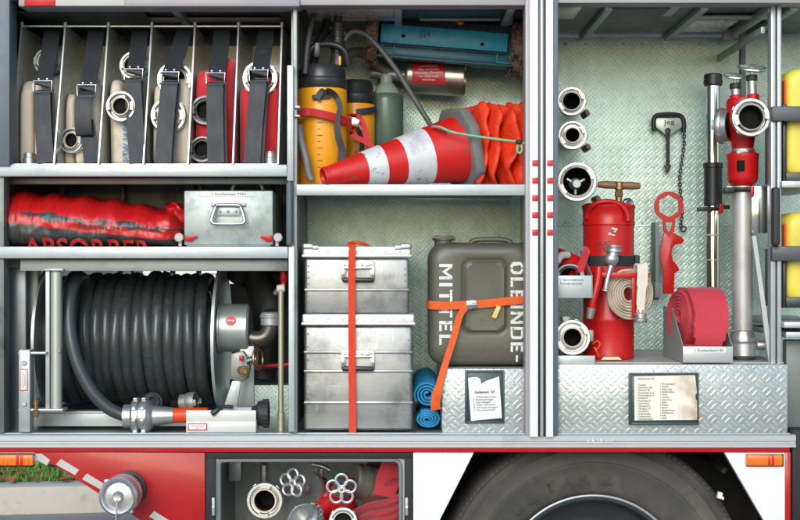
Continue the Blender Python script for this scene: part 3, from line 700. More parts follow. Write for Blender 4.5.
def bundle(name, label, folds, mat, group, stub=None):
    """upright zig-zag folded flat hose: each fold is (px left, px right, py top, depth of its front)"""
    t = thing(name, label, 'fire hose', (W((folds[0][0]+folds[-1][1])/2, .1), .28, zs+.004), group)
    m = MB()
    for k, (x0, x1, top, Y) in enumerate(folds):
        a = P(x0, 160, Y); b = P(x1, top, Y); z0 = zs+.006; z1 = b.z; wd = (b.x-a.x); r_ = min(.05, (z1-z0)*.4)
        # side profile (depth, height) with a well rounded upper front edge
        prof = [(Y+.012, z0), (Y, z0+.015)] + [(Y + r_*(1-math.cos(q)), z1 - r_*(1-math.sin(q))) for q in [j*math.pi/2/6 for j in range(7)]] + [(Y+.3, z1), (Y+.3, z0)]
        secs = []
        for j in range(9):
            f = -1 + 2*j/8; inset = (1-math.sqrt(max(0, 1-abs(f)**3.2)))*.018
            sec = []
            for (yy, zz) in prof:
                dy = inset if yy < Y+.2 else 0; dz = inset if zz > (z0+z1)/2 else 0
                sec.append(m.bm.verts.new((a.x + wd*(f+1)/2, yy+dy, zz-dz)))
            secs.append(sec)
        for A, Bq in zip(secs, secs[1:]):
            for q in range(len(A)): m.face([A[q], A[(q+1) % len(A)], Bq[(q+1) % len(A)], Bq[q]])
        m.face(secs[0][::-1]); m.face(secs[-1])
    m.jitter(.006, 17, len(label)); o = m.build('folded_hose', mat, t, sharp=75)
    if stub:
        m = MB(); x, y, r_ = stub; c = P(x, 163, .05); m.lathe([(0,0),(R(r_,.05),0),(R(r_,.05),.02),(R(r_*.86,.05),.022),(R(r_*.86,.05),.034),(R(r_*.7,.05),.036),(R(r_*.7,.05),R(163-y,.05)),(0,R(163-y,.05))], (c.x, .06, zs+.004), Z_, 24); m.build('end_coupling', 'cast', t)
    return t
HG = 'folded hoses in the bays of the rack'
b1 = bundle('fire_hose', 'cream folded hose with an upright metal stub, in the bay beside the pillar', [(19,33,80,.085),(33.5,44,72,.075),(44.5,58,74,.09)], 'cream', HG, (29,151,7))
storz(b1, P(47,61,.15), (-.15,-1,.1), R(14.5,.15), .05, 'gasket', 'green_ring', bore=.6, deep=.32)
b2 = bundle('fire_hose', 'cream folded hose with a grey coupling low down under a slack short strap', [(64,74,92,.11),(74.5,85,112,.088),(85.5,100,82,.078)], 'cream', HG)
storz(b2, P(71,140,.075), (-.25,-1,.05), R(13.5,.07), .05, 'gasket', 'cast', bore=.5, deep=.32)
storz(b2, P(92,85,.14), (.2,-1,.3), R(10,.14), .04, 'gasket', 'cast', deep=.32)
b3 = bundle('fire_hose', 'cream folded hose with blue figures stencilled down its front', [(109,121,78,.105),(111,132.5,112,.072),(133,145.5,74,.088)], 'cream', HG)
storz(b3, P(134,65,.13), (0,-1,.15), R(15,.13), .05, 'gasket', 'green_ring', bore=.62, deep=.32)
storz(b3, P(120.5,106,.03), (-.12,-1,.0), R(15.5,.03), .05, 'gasket', 'cast', bore=.5, deep=.32)
text('RTW 14.96', P(126,142,.062), R(7,.1), 'blueink', b3, R(38,.1), 90, bold=.02)
b4 = bundle('fire_hose', 'cream folded hose with two large grey couplings one above the other', [(152,171,84,.088),(171.5,190,76,.088)], 'cream', HG)
storz(b4, P(174.5,79,.10), (.05,-1,.1), R(18,.10), .05, 'gasket', 'cast', bore=.56, deep=.32)
storz(b4, P(168,115,.064), (.0,-1,.0), R(18,.06), .05, 'gasket', 'cast', bore=.5, deep=.32)
b5 = bundle('fire_hose', 'red folded hose with two couplings half hidden behind its strap', [(195,213,68,.095),(213.5,233,56,.085)], 'redhose', HG)
storz(b5, P(205,110,.075), (-.1,-1,0), R(15,.07), .05, 'black', 'cast_dark', bore=.55, deep=.32)
storz(b5, P(202,149,.065), (-.1,-1,.1), R(13.5,.06), .05, 'black', 'cast_dark', bore=.55, deep=.32)
b6 = bundle('fire_hose', 'red folded hose with one ring coupling framing the strap buckle and a metal stub below', [(239,258,84,.09),(258.5,279,68,.095)], 'redhose', HG, (270,150,7))
storz(b6, P(260,78,.085), (.0,-1,.05), R(18,.085), .05, 'cast_dark', 'cast', bore=.66, deep=.32)

# ------------------------------------------------------------------ middle shelf: sack of absorbent, aluminium case
zm = H(246.5, 0)
bag = thing('absorbent_sack', 'long red plastic sack with black bands lying on the middle shelf', 'sack', (W(85,.2), .22, zm))
def bagsec(px):
    """top height, front depth, back depth of the lying sack at pixel column px"""
    f = (px+14)/197.
    top = 190 + 1.5*math.sin(px*.05) + max(0, px-25)*.115 + 1.5*math.sin(px*.21)
    e = max(0.05, min(1, (px+16)/16.)) ** .5 * max(.3, min(1, (186-px)/12.)) ** .5
    zt_ = zm + (H(top,.15)-zm)*(.35+.65*e)
    return zt_, .03+.09*(1-e), .40-.1*(1-e)
def bagpt(px, q):
    zt_, y0, y1 = bagsec(px); h = zt_-zm-.003
    cy, cz_ = (y0+y1)/2, zm+.003+h*.40
    a = q*2*math.pi; c, s = math.cos(a), math.sin(a)
    ex_ = 2.1 if s > 0 else 5.; k = 1/((abs(c)**ex_+abs(s)**ex_)**(1/ex_))
    yy = cy - c*k*(y1-y0)/2; zz = cz_ + (s*k*(h*.60) if s > 0 else s*k*(h*.40))
    p = Vector((W(px,.12), yy, zz))
    wr = noise.noise(Vector((px*.055, q*9, 1)))*.005 + noise.noise(Vector((px*.16, q*16, 5)))*.002 + abs(noise.noise(Vector((px*.12, q*5, 9))))*-.006
    endw = max(0, 1-abs(px-178)/40)*.006*math.sin(q*40+px*.1)
    n_ = Vector((0, -c, s)); p += n_*(wr+endw)
    p.z = max(p.z, zm+.002); return p
m = MB(); rows = []
for i in range(166):
    px = -13 + i*196/165.; rows.append([m.bm.verts.new(bagpt(px, k/64)) for k in range(64)])
for A, Bq in zip(rows, rows[1:]):
    for k in range(64): m.face([A[k], A[(k+1)%64], Bq[(k+1)%64], Bq[k]])
m.face(rows[0]); m.face(rows[-1][::-1])
BM = NT('red_sack_film'); g_ = BM.pos(); s_ = BM.n('ShaderNodeSeparateXYZ'); BM.l(g_.outputs['Position'], s_.inputs[0])
wob = BM.m_('MULTIPLY_ADD', BM.noise(9, 3), .03, -.015)
xx = BM.m_('SUBTRACT', s_.outputs[0], W(0,.1)); zz = BM.m_('ADD', s_.outputs[2], wob)
sl = (H(229,.1)-H(212,.1))/R(165,.1)
d1 = BM.m_('SUBTRACT', zz, BM.m_('MULTIPLY_ADD', xx, sl, H(212,.1)))
w1 = BM.m_('MULTIPLY_ADD', BM.noise(9, 3, (1,0,0)), .075, -.032)
band1 = BM.m_('LESS_THAN', BM.m_('ABSOLUTE', d1), w1)
d2 = BM.m_('SUBTRACT', zz, BM.m_('MULTIPLY_ADD', xx, (H(238,.1)-H(223,.1))/R(150,.1), H(223,.1)))
band2 = BM.m_('LESS_THAN', d2, 0.)
bk = BM.m_('MULTIPLY', BM.m_('MAXIMUM', band1, band2), BM.m_('LESS_THAN', s_.outputs[1], .2))
BM.l(BM.mix(bk, BM.mix(BM.noise(6,5), (.44,.005,.006), (.54,.010,.010)), (.035,.037,.036)), BM.b.inputs['Base Color']); BM.b.inputs['Roughness'].default_value = .38; BM.b.inputs['Coat Weight'].default_value = .1
bp2 = BM.n('ShaderNodeBump'); bp2.inputs['Strength'].default_value = .75; bp2.inputs['Distance'].default_value = .006; BM.l(BM.noise(34, 6, (1,1,.45)), bp2.inputs['Height']); BM.l(bp2.outputs[0], BM.b.inputs['Normal'])
sack = m.build('film', BM.m, bag, sharp=80)
from mathutils.bvhtree import BVHTree
def drop_front(o):
    me = o.data; off = wpos(o); bv = BVHTree.FromPolygons([v.co+off for v in me.vertices], [tuple(p.vertices) for p in me.polygons])
    def f(w):
        for dz in (0, .006, .012, .02):
            hit = bv.ray_cast(Vector((w.x, -1, w.z+dz)), Y_)
            if hit[0] is not None: return Vector((w.x, hit[0].y-.0022, w.z))
        return Vector((w.x, .12, w.z))
    return f
def smooth_front(o):
    f = drop_front(o)
    def g(w):
        ys = sorted(f(w + Vector((dx, 0, dz))).y for dx in (-.03,-.02,-.01,0,.01,.02,.03) for dz in (.004,.012,.02))
        return Vector((w.x, ys[2]-.001, w.z))
    return g
text('ABSORBER', P(88,248.6,.05), R(20,.05), mk('sack_letter_red', (.36,.006,.006), .45), bag, R(128,.05), -1.5, bold=.02, conform=smooth_front(sack))
text('PREMIUM', P(100,227.5,.05), R(4,.05), 'ink', bag, R(42,.05), -4, conform=smooth_front(sack))
t = MB(); pts = []
for i in range(26):
    row = []
    for k in range(20):
        a = k/20*2*math.pi; z = zm+.004+(H(204,.14)-zm)*i/25
        rr = .030*(1-.25*abs(i/25-.4)) * (1+.2*math.sin(a*3+i*.5)); row.append(t.bm.verts.new((W(175,.14)+math.cos(a)*rr*.9 - .008*math.sin(i*.3), .15+math.sin(a)*rr*1.2, z)))
    pts.append(row)
for A, Bq in zip(pts, pts[1:]):
    for k in range(20): t.face([A[k], A[(k+1)%20], Bq[(k+1)%20], Bq[k]])
t.face(pts[0]); t.face(pts[-1]); t.jitter(.010, 30)
t.build('plastic_bag', mk('red_film', (.46,.006,.008), .28, 0, .12, 20, .5, 40, coat=.3), None, 'crumpled small red plastic bag wedged between sack and aluminium case', 'bag', sharp=70)

cs = thing('aluminium_case', 'plain aluminium case with a wire handle and two red latches on the middle shelf', 'case', (W(228,.1), .22, zm))
m = MB(); m.bp(184, 190.5, 273, 245.2, .05, .38, .004); m.bp(186.5,243,270.5,246.3,.056,.37,.001); m.build('body', 'galv', cs)
m = MB(); m.bp(211, 203, 246, 206.5, .042, .052, .002); m.bp(216, 207, 240, 216, .043, .05, .001)
for x in (220,228,236): m.ell(P(x,211.5,.043), (.005,.004,.005), 10, 8); m.ell(P(x,204.5,.041), (.004,.003,.004), 10, 8)
hp = m.build('handle_plate', 'zinc', cs)
m = MB(); m.tube([P(218,205,.035), P(215,208,.03), P(211.5,219,.022), P(212.5,222.5,.02), P(217,223.8,.02), P(239,223.8,.02), P(243.5,222.5,.02), P(244.5,219,.022), P(241,208,.03), P(238,205,.035)], .0055, 10, 3, closed=True); m.build('handle', 'chrome', hp)
m = MB(); m.bp(198, 192, 256, 196.5, .0485, .052, .0004); lb = m.build('label', 'paperlabel', cs)
text('1 Tauchpumpe TP4/1', P(229,194.3,.0482), R(2.7,.05), 'ink', lb, R(34,.05), bold=.01)
for x, sgn in ((184,1), (273,-1)):
    m = MB(); m.pp([(x+sgn*1,235.5),(x+sgn*12,235.5),(x+sgn*12.5,238),(x+sgn*9,239),(x+sgn*8,241.5),(x+sgn*1,241.5)], .041, .052, .0008); lt = m.build('latch', 'redpaint', cs)
    m = MB(); m.cyl(P(x-sgn*5,237.5,.03), P(x-sgn*5,237.5,.06), .0135, None, 20, .003); m.bp(x-sgn*4-1.5,238,x-sgn*4+1.5,246.2,.045,.06,.001); m.build('latch_knob', 'whitebar', lt)
m = MB(); m.tube([P(201,190,.2), P(200,182,.2), P(206,178,.2), P(220,177.5,.2), P(230,182,.2), P(233,190,.2)], .009, 10, 5); m.build('cable_loop', 'black', None, 'black cable loop standing on the aluminium case', 'cable')
m = MB(); m.tube([P(232,190,.16), P(235,184,.16), P(243,180,.16), P(254,180,.16), P(261,185,.16), P(263,190,.16)], .006, 10, 5); m.build('cable_loop', 'plate', None, 'grey green thin cable loop standing on the aluminium case', 'cable')

# ------------------------------------------------------------------ hose reel
RY = .36
rl = thing('hose_reel', 'large hose reel wound with thick black rubber hose on the locker floor', 'hose reel', (W(140,RY), RY, zf))
rc = P(222, 338, RY); cz = rc.z; RD = R(72, RY)
xr = W(222, RY); xl = W(52, RY)
hr = .0198; rhel = RD-.042
turns = 14.6; x0 = xl+.045; x1 = xr-.035; pts = []
N = int(turns*48)
for i in range(N+1):
    f = i/48; a = 2*math.pi*f - .5*math.pi
    xj = .012*noise.noise(Vector((f*1.7, 2, 7))) + .008*noise.noise(Vector((round(f)*3.1, math.sin(a), 1)))
    slope = .022*math.cos(a+.5*math.pi)
    rj = rhel + .018*noise.noise(Vector((f*1.1, 4, 1)))
    pts.append(Vector((x0+(x1-x0)*f/turns + xj + slope*.6, RY - math.cos(a)*rj, cz + math.sin(a)*rj)))
m = MB(); m.tube(pts, hr, 14); m.build('wound_hose', 'hoseblack', rl, sharp=80)
pts = []
for i in range(9*40+1):   # a lower layer showing between the turns
    f = i/40; a = 2*math.pi*f
    pts.append(Vector((x0+.01+(x1-x0-.02)*f/9, RY - math.cos(a)*(rhel-.042), cz + math.sin(a)*(rhel-.042))))
m = MB(); m.tube(pts, hr, 12); m.build('inner_hose_layer', 'hoseblack', rl, sharp=80)
m = MB(); m.cyl((xl,RY,cz), (xr,RY,cz), rhel-.07, None, 48); m.build('drum', 'darkwall', rl)
DISC = mk('reel_disc_steel', (.50,.54,.53), .4, .5, .1, 8, dirt=(.28,.30,.29), dirt_at=(.55,.8))
for x in (xl, xr):
    m = MB(); m.lathe([(0,-.003),(RD-.012,-.003),(RD-.008,-.0045),(RD,-.0045),(RD,.0045),(RD-.008,.0045),(RD-.012,.003),(0,.003)], (x,RY,cz), X_, 96)
    m.build('side_disc', DISC, rl)
# free end coming off the top and bowing down to the nozzle
fe = [P(92,300,.30), P(84,280,.22), P(76,281,.14), P(70,300,.085), P(70,330,.055), P(77,362,.045), P(91,390,.045), P(107,407,.05), P(122,414.5,.055), P(134,416,.055)]
m = MB(); m.tube(fe, R(6.4,.05), 16, 6); m.build('hose_end', mk('worn_hose_end', (.042,.05,.055), .38, 0, .15, 9, .1, 120), rl, sharp=80)
# hub, elbow, brake
hubz = cz
m = MB(); hx0 = xr+.006; hx1 = W(252,RY-.05)
m.lathe([(0,0),(.082,0),(.082,.006),(.077,.008),(.077,hx1-hx0-.006),(.07,hx1-hx0),(.03,hx1-hx0),(0,hx1-hx0)], (hx0, RY-.10, P(0,328,RY-.1).z), X_, 40); hub = m.build('hub', mk('hub_steel', (.42,.48,.45), .38, .6, .12, 12, dirt=(.22,.24,.22), dirt_at=(.55,.8)), rl)
hc = Vector(((hx0+hx1)/2-.004, RY-.10, P(0,328,RY-.1).z))
m = MB(); e_ = rad(20); nn = Vector((0,-math.cos(e_),math.sin(e_))); m.lathe([(0,.0784),(.0165,.0784),(.0165,.077)], hc, nn, 28)
bd = m.build('badge', 'labelred', hub); text('REHA', hc+nn*.0792, .006, 'whiteink', bd, .022, facing=nn, bold=.02)
m = MB()
m.tube([P(250,338,.24), P(259,339,.24), P(266,336,.24), P(270,329,.24), P(271,322,.24)], .025, 16, 5); pe = m.build('elbow_pipe', mk('bronze_pipe', (.13,.12,.10), .35, .7, .3, 18), rl)
m = MB(); m.cyl(P(271,326,.24), P(271,312,.24), .033, None, 24, .005); m.cyl(P(271,318,.24), P(271,315,.24), .036, None, 24, .003); m.build('pipe_collar', 'zinc', pe)
m = MB(); m.tube([P(271,313,.24), P(270,300,.27), P(262,285,.34)], .03, 14, 5); m.build('supply_hose', 'black', pe)
m = MB(); m.pp([(231,354),(243,351),(251,362),(248,378),(240,383),(230,379)], .12, .15, .004); bk_ = m.build('brake_bracket', 'cast_dark', rl)
m = MB(); m.cyl(P(241,370,.12), P(245,371.5,.05), .013, .011, 14, .003); m.cyl(P(243.5,371,.08), P(244.5,371.4,.06), .017, None, 6, .002); m.build('brass_nut', 'brass', bk_)
m = MB(); m.torus(P(258,359,.10), (1,-.35,.1), .033, .004, 30, 8)
for k in range(4): m.tube([P(258,359,.10), P(258,359,.10)+Vector((0,math.cos(k*1.57+.5)*.033,math.sin(k*1.57+.5)*.033))], .003, 6)
m.build('brake_wheel', 'brass', bk_)
m = MB(); hlx = [P(247,361,.1)+(P(257,359,.1)-P(247,361,.1))*(i/60)+Vector((0,math.cos(i*.62)*.012,math.sin(i*.62)*.012)) for i in range(61)]; m.tube(hlx, .0025, 6); m.build('spring', 'chrome', bk_)
m = MB(); m.bp(239, 356, 243, 361, .09, .11, .002); m.build('red_stop', 'redpaint', bk_)
m = MB(); m.pp([(232,381),(241,381),(237,410),(222,412)], .12, .128, .002); m.build('stay', 'zinc', rl)
m = MB(); m.pp([(240,346),(254,346),(254,430),(237,430)], .22, .235, .002); m.build('stand_plate', 'zinc', rl)
m = MB(); m.bp(30, 412.5, 240, 426.5, .12, .16, .002); m.bp(30, 411.5, 240, 413.5, .115, .165, .002); m.build('base_rail', 'zinc', rl)
# roller guide at the left
m = MB(); m.cyl(P(56.5,271,.03), P(56.5,410,.03), R(5.7,.03), None, 28, .004); m.cyl(P(56.5,268.5,.03), P(56.5,272,.03), R(4,.03), None, 16); gd = m.build('guide_roller', mk('greenish_roller', (.42,.45,.40), .35, .5, .08, 10, stretch=(6,6,.4)), rl)
m = MB(); m.bp(45.3, 270, 49.6, 411, .02, .05, .002); m.bp(44.5, 268.6, 63, 271, .012, .06, .002); m.bp(18, 409, 63, 411.6, .0, .06, .002); m.bp(18, 352, 46, 354.6, .0, .05, .002); m.build('guide_frame', 'zinc', rl)
m = MB(); m.bp(18.5, 350, 30, 432.5, -.005, .04, .003); ch = m.build('guide_bracket', 'zinc', rl)
m = MB()
for y in (363, 404): m.cyl(P(24,y,-.012), P(24,y,-.004), .008, None, 6, .001)
for x in (22, 59): m.cyl(P(x,349,.01), P(x,352,.01), .005, None, 8)
m.build('bolt', 'zinc', ch)
m = MB(); m.bp(20, 369, 27.6, 391, -.0065, -.004, .0003); wl = m.build('warning_label', 'labelred', ch)
m = MB(); m.bp(20.8, 370, 26.8, 390, -.0072, -.006, .0003); m.build('label_face', 'paperlabel', wl)
text('ACHTUNG\nBREMSE', P(23.8,380,-.0078), R(4,0), 'greyink', wl, R(16,0), 90)
m = MB(); m.cyl(P(36,398,.0), P(36,418,.0), .006, None, 12); m.cyl(P(36,399,.0), P(36,405,.0), .009, None, 12, .001); m.cyl(P(36,410,.0), P(36,416,.0), .010, None, 6, .001); m.build('threaded_pin', 'brass', rl)

# ------------------------------------------------------------------ nozzle lying in front of the reel
nz = thing('hose_nozzle', 'hose nozzle with a bright claw coupling, orange grip and black spray head', 'nozzle', (W(195,.04), .05, zf))
A0 = P(122,416.5,.05); A1 = P(262,413.5,.06); ax = (A1-A0).normalized()
def along(px): return A0 + (A1-A0)*((px-122)/140.)
m = MB(); m.lathe([(.0,0),(.036,0),(.036,.022),(.045,.024),(.052,.032),(.052,.046),(.044,.048),(.044,.053),(.052,.055),(.052,.072),(.045,.08),(.037,.086),(.031,.09),(.024,.15),(0,.15)], along(124), ax, 44)
u, t, _ = basis(ax)
for k in range(8):
    a = k*math.pi/4+.2; dd = u*math.cos(a)+t*math.sin(a); e = ax.cross(dd)
    for off in (.038, .063): m.box(along(124)+dd*.052+ax*off, (.014,.016,.014), .003, Matrix(((*ax,0),(*e,0),(*dd,0),(0,0,0,1))).transposed())
m.build('claw_coupling', 'cast', nz)
m = MB(); m.lathe([(0,0),(.022,0),(.023,.003),(.022,.10),(.021,.112),(0,.112)], along(171), ax, 32)
m.build('grip', mk('orange_grip', (.62,.055,.006), .5, 0, .1, 20), nz)
m = MB(); m.lathe([(0,0),(.019,0),(.021,.01),(.020,.08),(0,.08)], along(229), ax, 28); m.build('barrel', 'cradle', nz)
m = MB(); m.lathe([(0,0),(.022,0),(.025,.012),(.037,.02),(.041,.036),(.041,.05),(.036,.052),(.030,.046),(0,.044)], along(252), ax, 36)
for k in range(20):
    a = k*math.pi/10; dd = u*math.cos(a)+t*math.sin(a); e = ax.cross(dd); m.box(along(252)+dd*.041+ax*.042, (.018,.006,.006), .001, Matrix(((*ax,0),(*e,0),(*dd,0),(0,0,0,1))).transposed())
m.build('spray_head', 'black', nz)
m = MB(); m.tube([P(233,407,.02), P(222,407,.01), P(216,411,.0), P(212,414,.0)], [.006,.006,.008,.009], 10, 4); m.build('lever', 'blackgloss', nz)
hd = thing('nozzle_holder', 'pale folded metal cradle with a red framed label under the nozzle', 'holder', (W(221,.0), .05, zf))
m = MB(); m.bp(186, 410.5, 256, 421, .005, .012, .001); m.bp(186, 421.3, 256, 432.8, .0, .10, .002); m.build('cradle', 'cradle', hd)
m = MB(); m.bp(188, 423.5, 207, 430.6, -.0025, .001, .0003); l_ = m.build('label', 'labelred', hd)
m = MB(); m.bp(189, 424.4, 206, 429.7, -.0032, -.001, .0003); l2 = m.build('label_face', 'paperlabel', l_)
text('Schnellangriff\nauf', P(197.5,427,-.0038), R(3.6,0), 'greyink', l_, R(13,0))
fc = thing('spare_coupling', 'small grey coupling with a brass ring lying behind the nozzle under the reel', 'coupling', (W(190,.2), .2, zf))
storz(fc, P(196,402,.16), (1,-.2,.1), .032, .05, 'brass', 'cast_dark')
m = MB(); m.lathe([(0,0),(.02,0),(.02,.05),(.03,.055),(.03,.07),(.0,.07)], P(150,402,.17), (.3,-1,.1), 20); m.torus(P(152,402,.10), (.3,-1,.1), .018, .007, 20, 8); m.build('hose_stub', 'black', None, 'small black rubber stub lying beneath the reel near the claw coupling', 'hose stub')
# standing rod by the post
rd = thing('steel_rod', 'tall yellowish zinc rod with a bent top standing beside the locker post', 'rod', (W(281,.06), .06, zf))
m = MB(); m.tube([P(276,293,.09), P(278.5,290.5,.07), P(281,293,.06), P(281,297,.06), P(281,420,.06)], .0085, 12, 3); m.cyl(P(281,412,.06), P(281,433,.06), .0115, None, 16, .002); m.build('shaft', mk('yellow_zinc', (.44,.44,.30), .35, .6, .15, 14), rd)
m = MB(); m.cyl(P(277,289,.06), P(285,288,.06), .012, None, 16, .002); m.build('clip', 'whitebar', rd)
m = MB(); m.tube([P(283.5,256,.10), P(284,262,.10), P(284,276,.10), P(283.5,285,.10)], [.006,.010,.012,.008], 14, 4); m.build('rescue_handle', 'redpaint', None, 'slim red handle hanging above the bent rod beside the post', 'handle')
# ------------------------------------------------------------------ upper centre locker
zc = H(184.2, 0)
def sprayer(cx_, Y, r_, top, name_label, straps=True):
    t = thing('backpack_sprayer', name_label, 'sprayer', (W(cx_,Y), Y, zc), 'amber spray tanks')
    rr = R(r_, Y); zt_ = H(top, Y); z0 = zc+.002
    m = MB(); m.lathe([(0,0),(rr*.95,0),(rr,.008),(rr,zt_-z0-.006),(rr*.97,zt_-z0),(0,zt_-z0)], (W(cx_,Y), Y, z0), Z_, 48)
    bo = m.build('tank', 'yellow', t)
    m = MB(); hh = R(24,Y)
    m.lathe([(rr*.98,-.004),(rr*1.02,0),(rr*1.02,hh*.35),(rr*.95,hh*.42),(rr*.93,hh*.75),(rr*.78,hh*.96),(rr*.45,hh),(0,hh)], (W(cx_,Y), Y, zt_), Z_, 48); m.build('cap', 'blackgloss', t)
    return t, bo, rr
s1, bo, rr = sprayer(322, .17, 25, 89, 'amber tank sprayer with measuring marks and a black lid in front')
for k in range(8):
    m = MB(); zq = P(0,122+k*6.4,.08).z; w_ = .017 if k % 2 == 0 else .010
    pts = [(W(322,.17)-.010+w_*j/4, 0, zq) for j in range(5)]
    m.ribbon([(x, .17-math.sqrt(rr*rr-(x-W(322,.17))**2)-.0006, z) for x, _, z in pts], .0022, .0008, Z_); m.build('scale_mark', 'ink', bo)
def arc(cx_, Y, rr, a0, a1, z0, z1, n=14):
    return [Vector((W(cx_,Y)+math.sin(a0+(a1-a0)*i/n)*rr, Y-math.cos(a0+(a1-a0)*i/n)*rr, z0+(z1-z0)*i/n)) for i in range(n+1)]
m = MB(); m.ribbon(arc(322,.17,rr+.006,-.3,.35,H(98,.1),H(96,.1)) , .016, .004, Z_); m.build('carry_band', 'black', s1)
m = MB(); m.ribbon([P(317,99,.07), P(322,91,.075), P(330,91.5,.08), P(337,98,.09), P(340,108,.085), P(337,120,.085), P(338,135,.085), P(342,150,.09), P(341,162,.09)], [.018,.018,.016,.02,.024], .004, X_, 5); m.build('carry_strap', 'strapblack', s1)
m = MB(); m.tube([P(299,125,.06), P(301,140,.055), P(306,158,.05), P(309,174,.05), P(312,180,.05)], .011, 12, 5); m.build('drain_hose', mk('grey_hose', (.16,.165,.17), .5), s1)
m = MB(); m.cyl(P(338,66,.2), P(338,52,.2), .03, .02, 20); m.cyl(P(338,54,.2), P(338,22,.2), .022, None, 20, .004); m.cyl(P(338,22,.2), P(338,-8,.2), .014, .012, 16)
for y in (30,36,42,48): m.cyl(P(338,y+1.4,.2), P(338,y-1.4,.2), .025, None, 20, .002)
m.bp(329,28,347,33,.19,.21,.003, rad(25)); m.build('pump_handle', 'blackgloss', s1)
m = MB(); m.bp(314, 42, 320, 57, .12, .14, .003, rad(3)); m.tube([P(306,66,.15), P(312,48,.15), P(330,44,.16), P(344,50,.16), P(348,64,.17)], .010, 10, 5); m.build('carry_frame', 'blackgloss', s1)
m = MB(); m.bp(338.6, 56, 341, 65, .15, .16, .001); m.build('indicator', 'yellow', s1)
m = MB(); m.tube([P(305,74,.1), P(307,50,.11), P(311,25,.13), P(317,5,.16), P(322,-8,.18)], .009, 12, 6); m.build('spray_hose', mk('dark_grey_hose', (.05,.055,.055), .45), s1)
m = MB(); m.tube([P(313,65,.22), P(317,45,.24), P(326,28,.26), P(327,2,.27)], .014, 12, 6); m.build('lance', 'blackgloss', s1)
m = MB(); m.tube([P(343,44,.2), P(350,33,.2), P(362,33,.2), P(376,44,.2), P(395,68,.2), P(415,100,.2), P(431,126,.2), P(436,140,.22)], R(2.7,.2), 14, 6); m.build('long_hose', mk('grey_rubber_tube', (.075,.078,.075), .45, 0, .1), s1)
s2, bo2, rr2 = sprayer(355, .36, 20, 104, 'amber tank sprayer half hidden behind the front one')
m = MB(); m.ribbon(arc(355,.36,rr2+.006,.1,1.3,H(112,.28),H(108,.3)), .02, .005, Z_); m.build('carry_band', 'black', s2)
m = MB(); m.ribbon([P(349,120,.25), P(357,128,.24), P(362,142,.24), P(360,165,.25)], .016, .004, X_, 5); m.build('carry_strap', 'strapblack', s2)
text('10\n-\n8\n-\n6', P(356,152,.258), R(26,.26), 'ink', s2, R(4,.26))
rs = thing('lashing_strap', 'bright red webbing strap around the amber tanks', 'strap', (W(330,.1), .1, zc))
m = MB(); m.ribbon([P(296,111,.02), P(300,111.5,.06), P(308,111.5,.075), P(320,113.5,.066), P(334,117,.08), P(346,121,.12), P(356,125,.17)], R(7.5,.08), .004, Z_, 5); m.build('webbing', 'redstrap', rs)
m = MB(); m.ribbon([P(349,114,.16), P(356,116,.18), P(362,122,.17), P(366,134,.17), P(369,148,.17), P(372,158,.18)], R(6.5,.15), .004, X_, 5); m.ribbon([P(357,124,.165), P(352,134,.17), P(366,142,.16), P(376,150,.16)], R(5,.15), .004, Z_, 5); m.build('webbing_tail', 'redstrap', rs)
m = MB(); m.bp(351, 118, 359, 126, .145, .16, .002, rad(20)); m.build('buckle', 'chrome', rs)
m = MB(); m.bp(294.5, 105.5, 300, 108.3, -.012, .04, .002); m.bp(294.5, 114.5, 300, 117, -.012, .04, .002); m.build('strap_hook', 'zinc', rs)

bt = thing('plastic_bottle', 'green tinted plastic bottle with a frosted neck behind the cone', 'bottle', (W(386,.4), .42, zc))
rr = R(17,.42); zb0 = H(147,.42); ht = H(94,.42)-zb0
m = MB(); m.lathe([(0,0),(rr*.9,0),(rr,.012),(rr,ht*.86),(rr*.97,ht*.95),(rr*.85,ht)], (W(386.5,.42), .42, zb0), Z_, 40); m.build('bottle_body', 'bottle', bt)
m = MB(); m.lathe([(rr*.86,ht-.002),(rr*.62,ht+.02),(rr*.45,ht+.032),(rr*.36,ht+.036),(rr*.36,ht+.060),(0,ht+.060)], (W(386.5,.42), .42, zb0), Z_, 36); m.build('bottle_neck', 'bottletop', bt)
m = MB(); m.bp(372, 147, 402, 152, .34, .5, .003); m.cyl((W(386.5,.42), .42, zc+.002), (W(386.5,.42), .42, zb0), rr*.8, None, 24); m.build('bottle_stand', 'blackgloss', bt)

gc = thing('gas_burner', 'steel cylinder burner with a red printed label under the blue sweeper', 'burner', (W(436,.45), .45, zc))
c0, c1 = P(408,75.5,.46), P(465,79,.44); ax = (c1-c0).normalized(); L_ = (c1-c0).length; rr = R(17.5,.45)
m = MB(); m.lathe([(rr*.2,-.012),(rr*.93,-.004),(rr*.98,0),(rr,.006),(rr,L_-.006),(rr*.97,L_),(rr*.9,L_),(rr*.88,L_-.02),(0,L_-.02)], c0, ax, 48); gb = m.build('cylinder', mk('warm_steel', (.50,.46,.38), .3, .9, .15, 6, dirt=(.25,.16,.12), dirt_at=(.6,.85), dirt_scale=5), gc)
m = MB(); rows = []
for i in range(13):
    a = rad(-30 + 72*i/12); q = Vector((0, -math.cos(a), math.sin(a)))
    rows.append([m.bm.verts.new(c0 + ax*(R(f,.45)) + q*(rr+.0012)) for f in (4, 20, 37)])
for A, Bq in zip(rows, rows[1:]):
    for k in range(2): m.face([A[k], A[k+1], Bq[k+1], Bq[k]])
lb = m.build('label', 'labelred', gb)
nn = Vector((0,-math.cos(rad(6)),math.sin(rad(6))))
def wrapcyl(w):
    q = w-c0; h = q.dot(ax); r_ = q - ax*h; r_.normalize(); return c0 + ax*h + r_*(rr+.002)
text('ACHTUNG\nNur im Freien\nbenutzen, Hinweise\nvor Gebrauch\nbeachten', c0+ax*R(20.5,.45)+nn*(rr+.002), R(17,.45), 'whiteink', lb, R(28,.45), facing=nn, conform=wrapcyl)
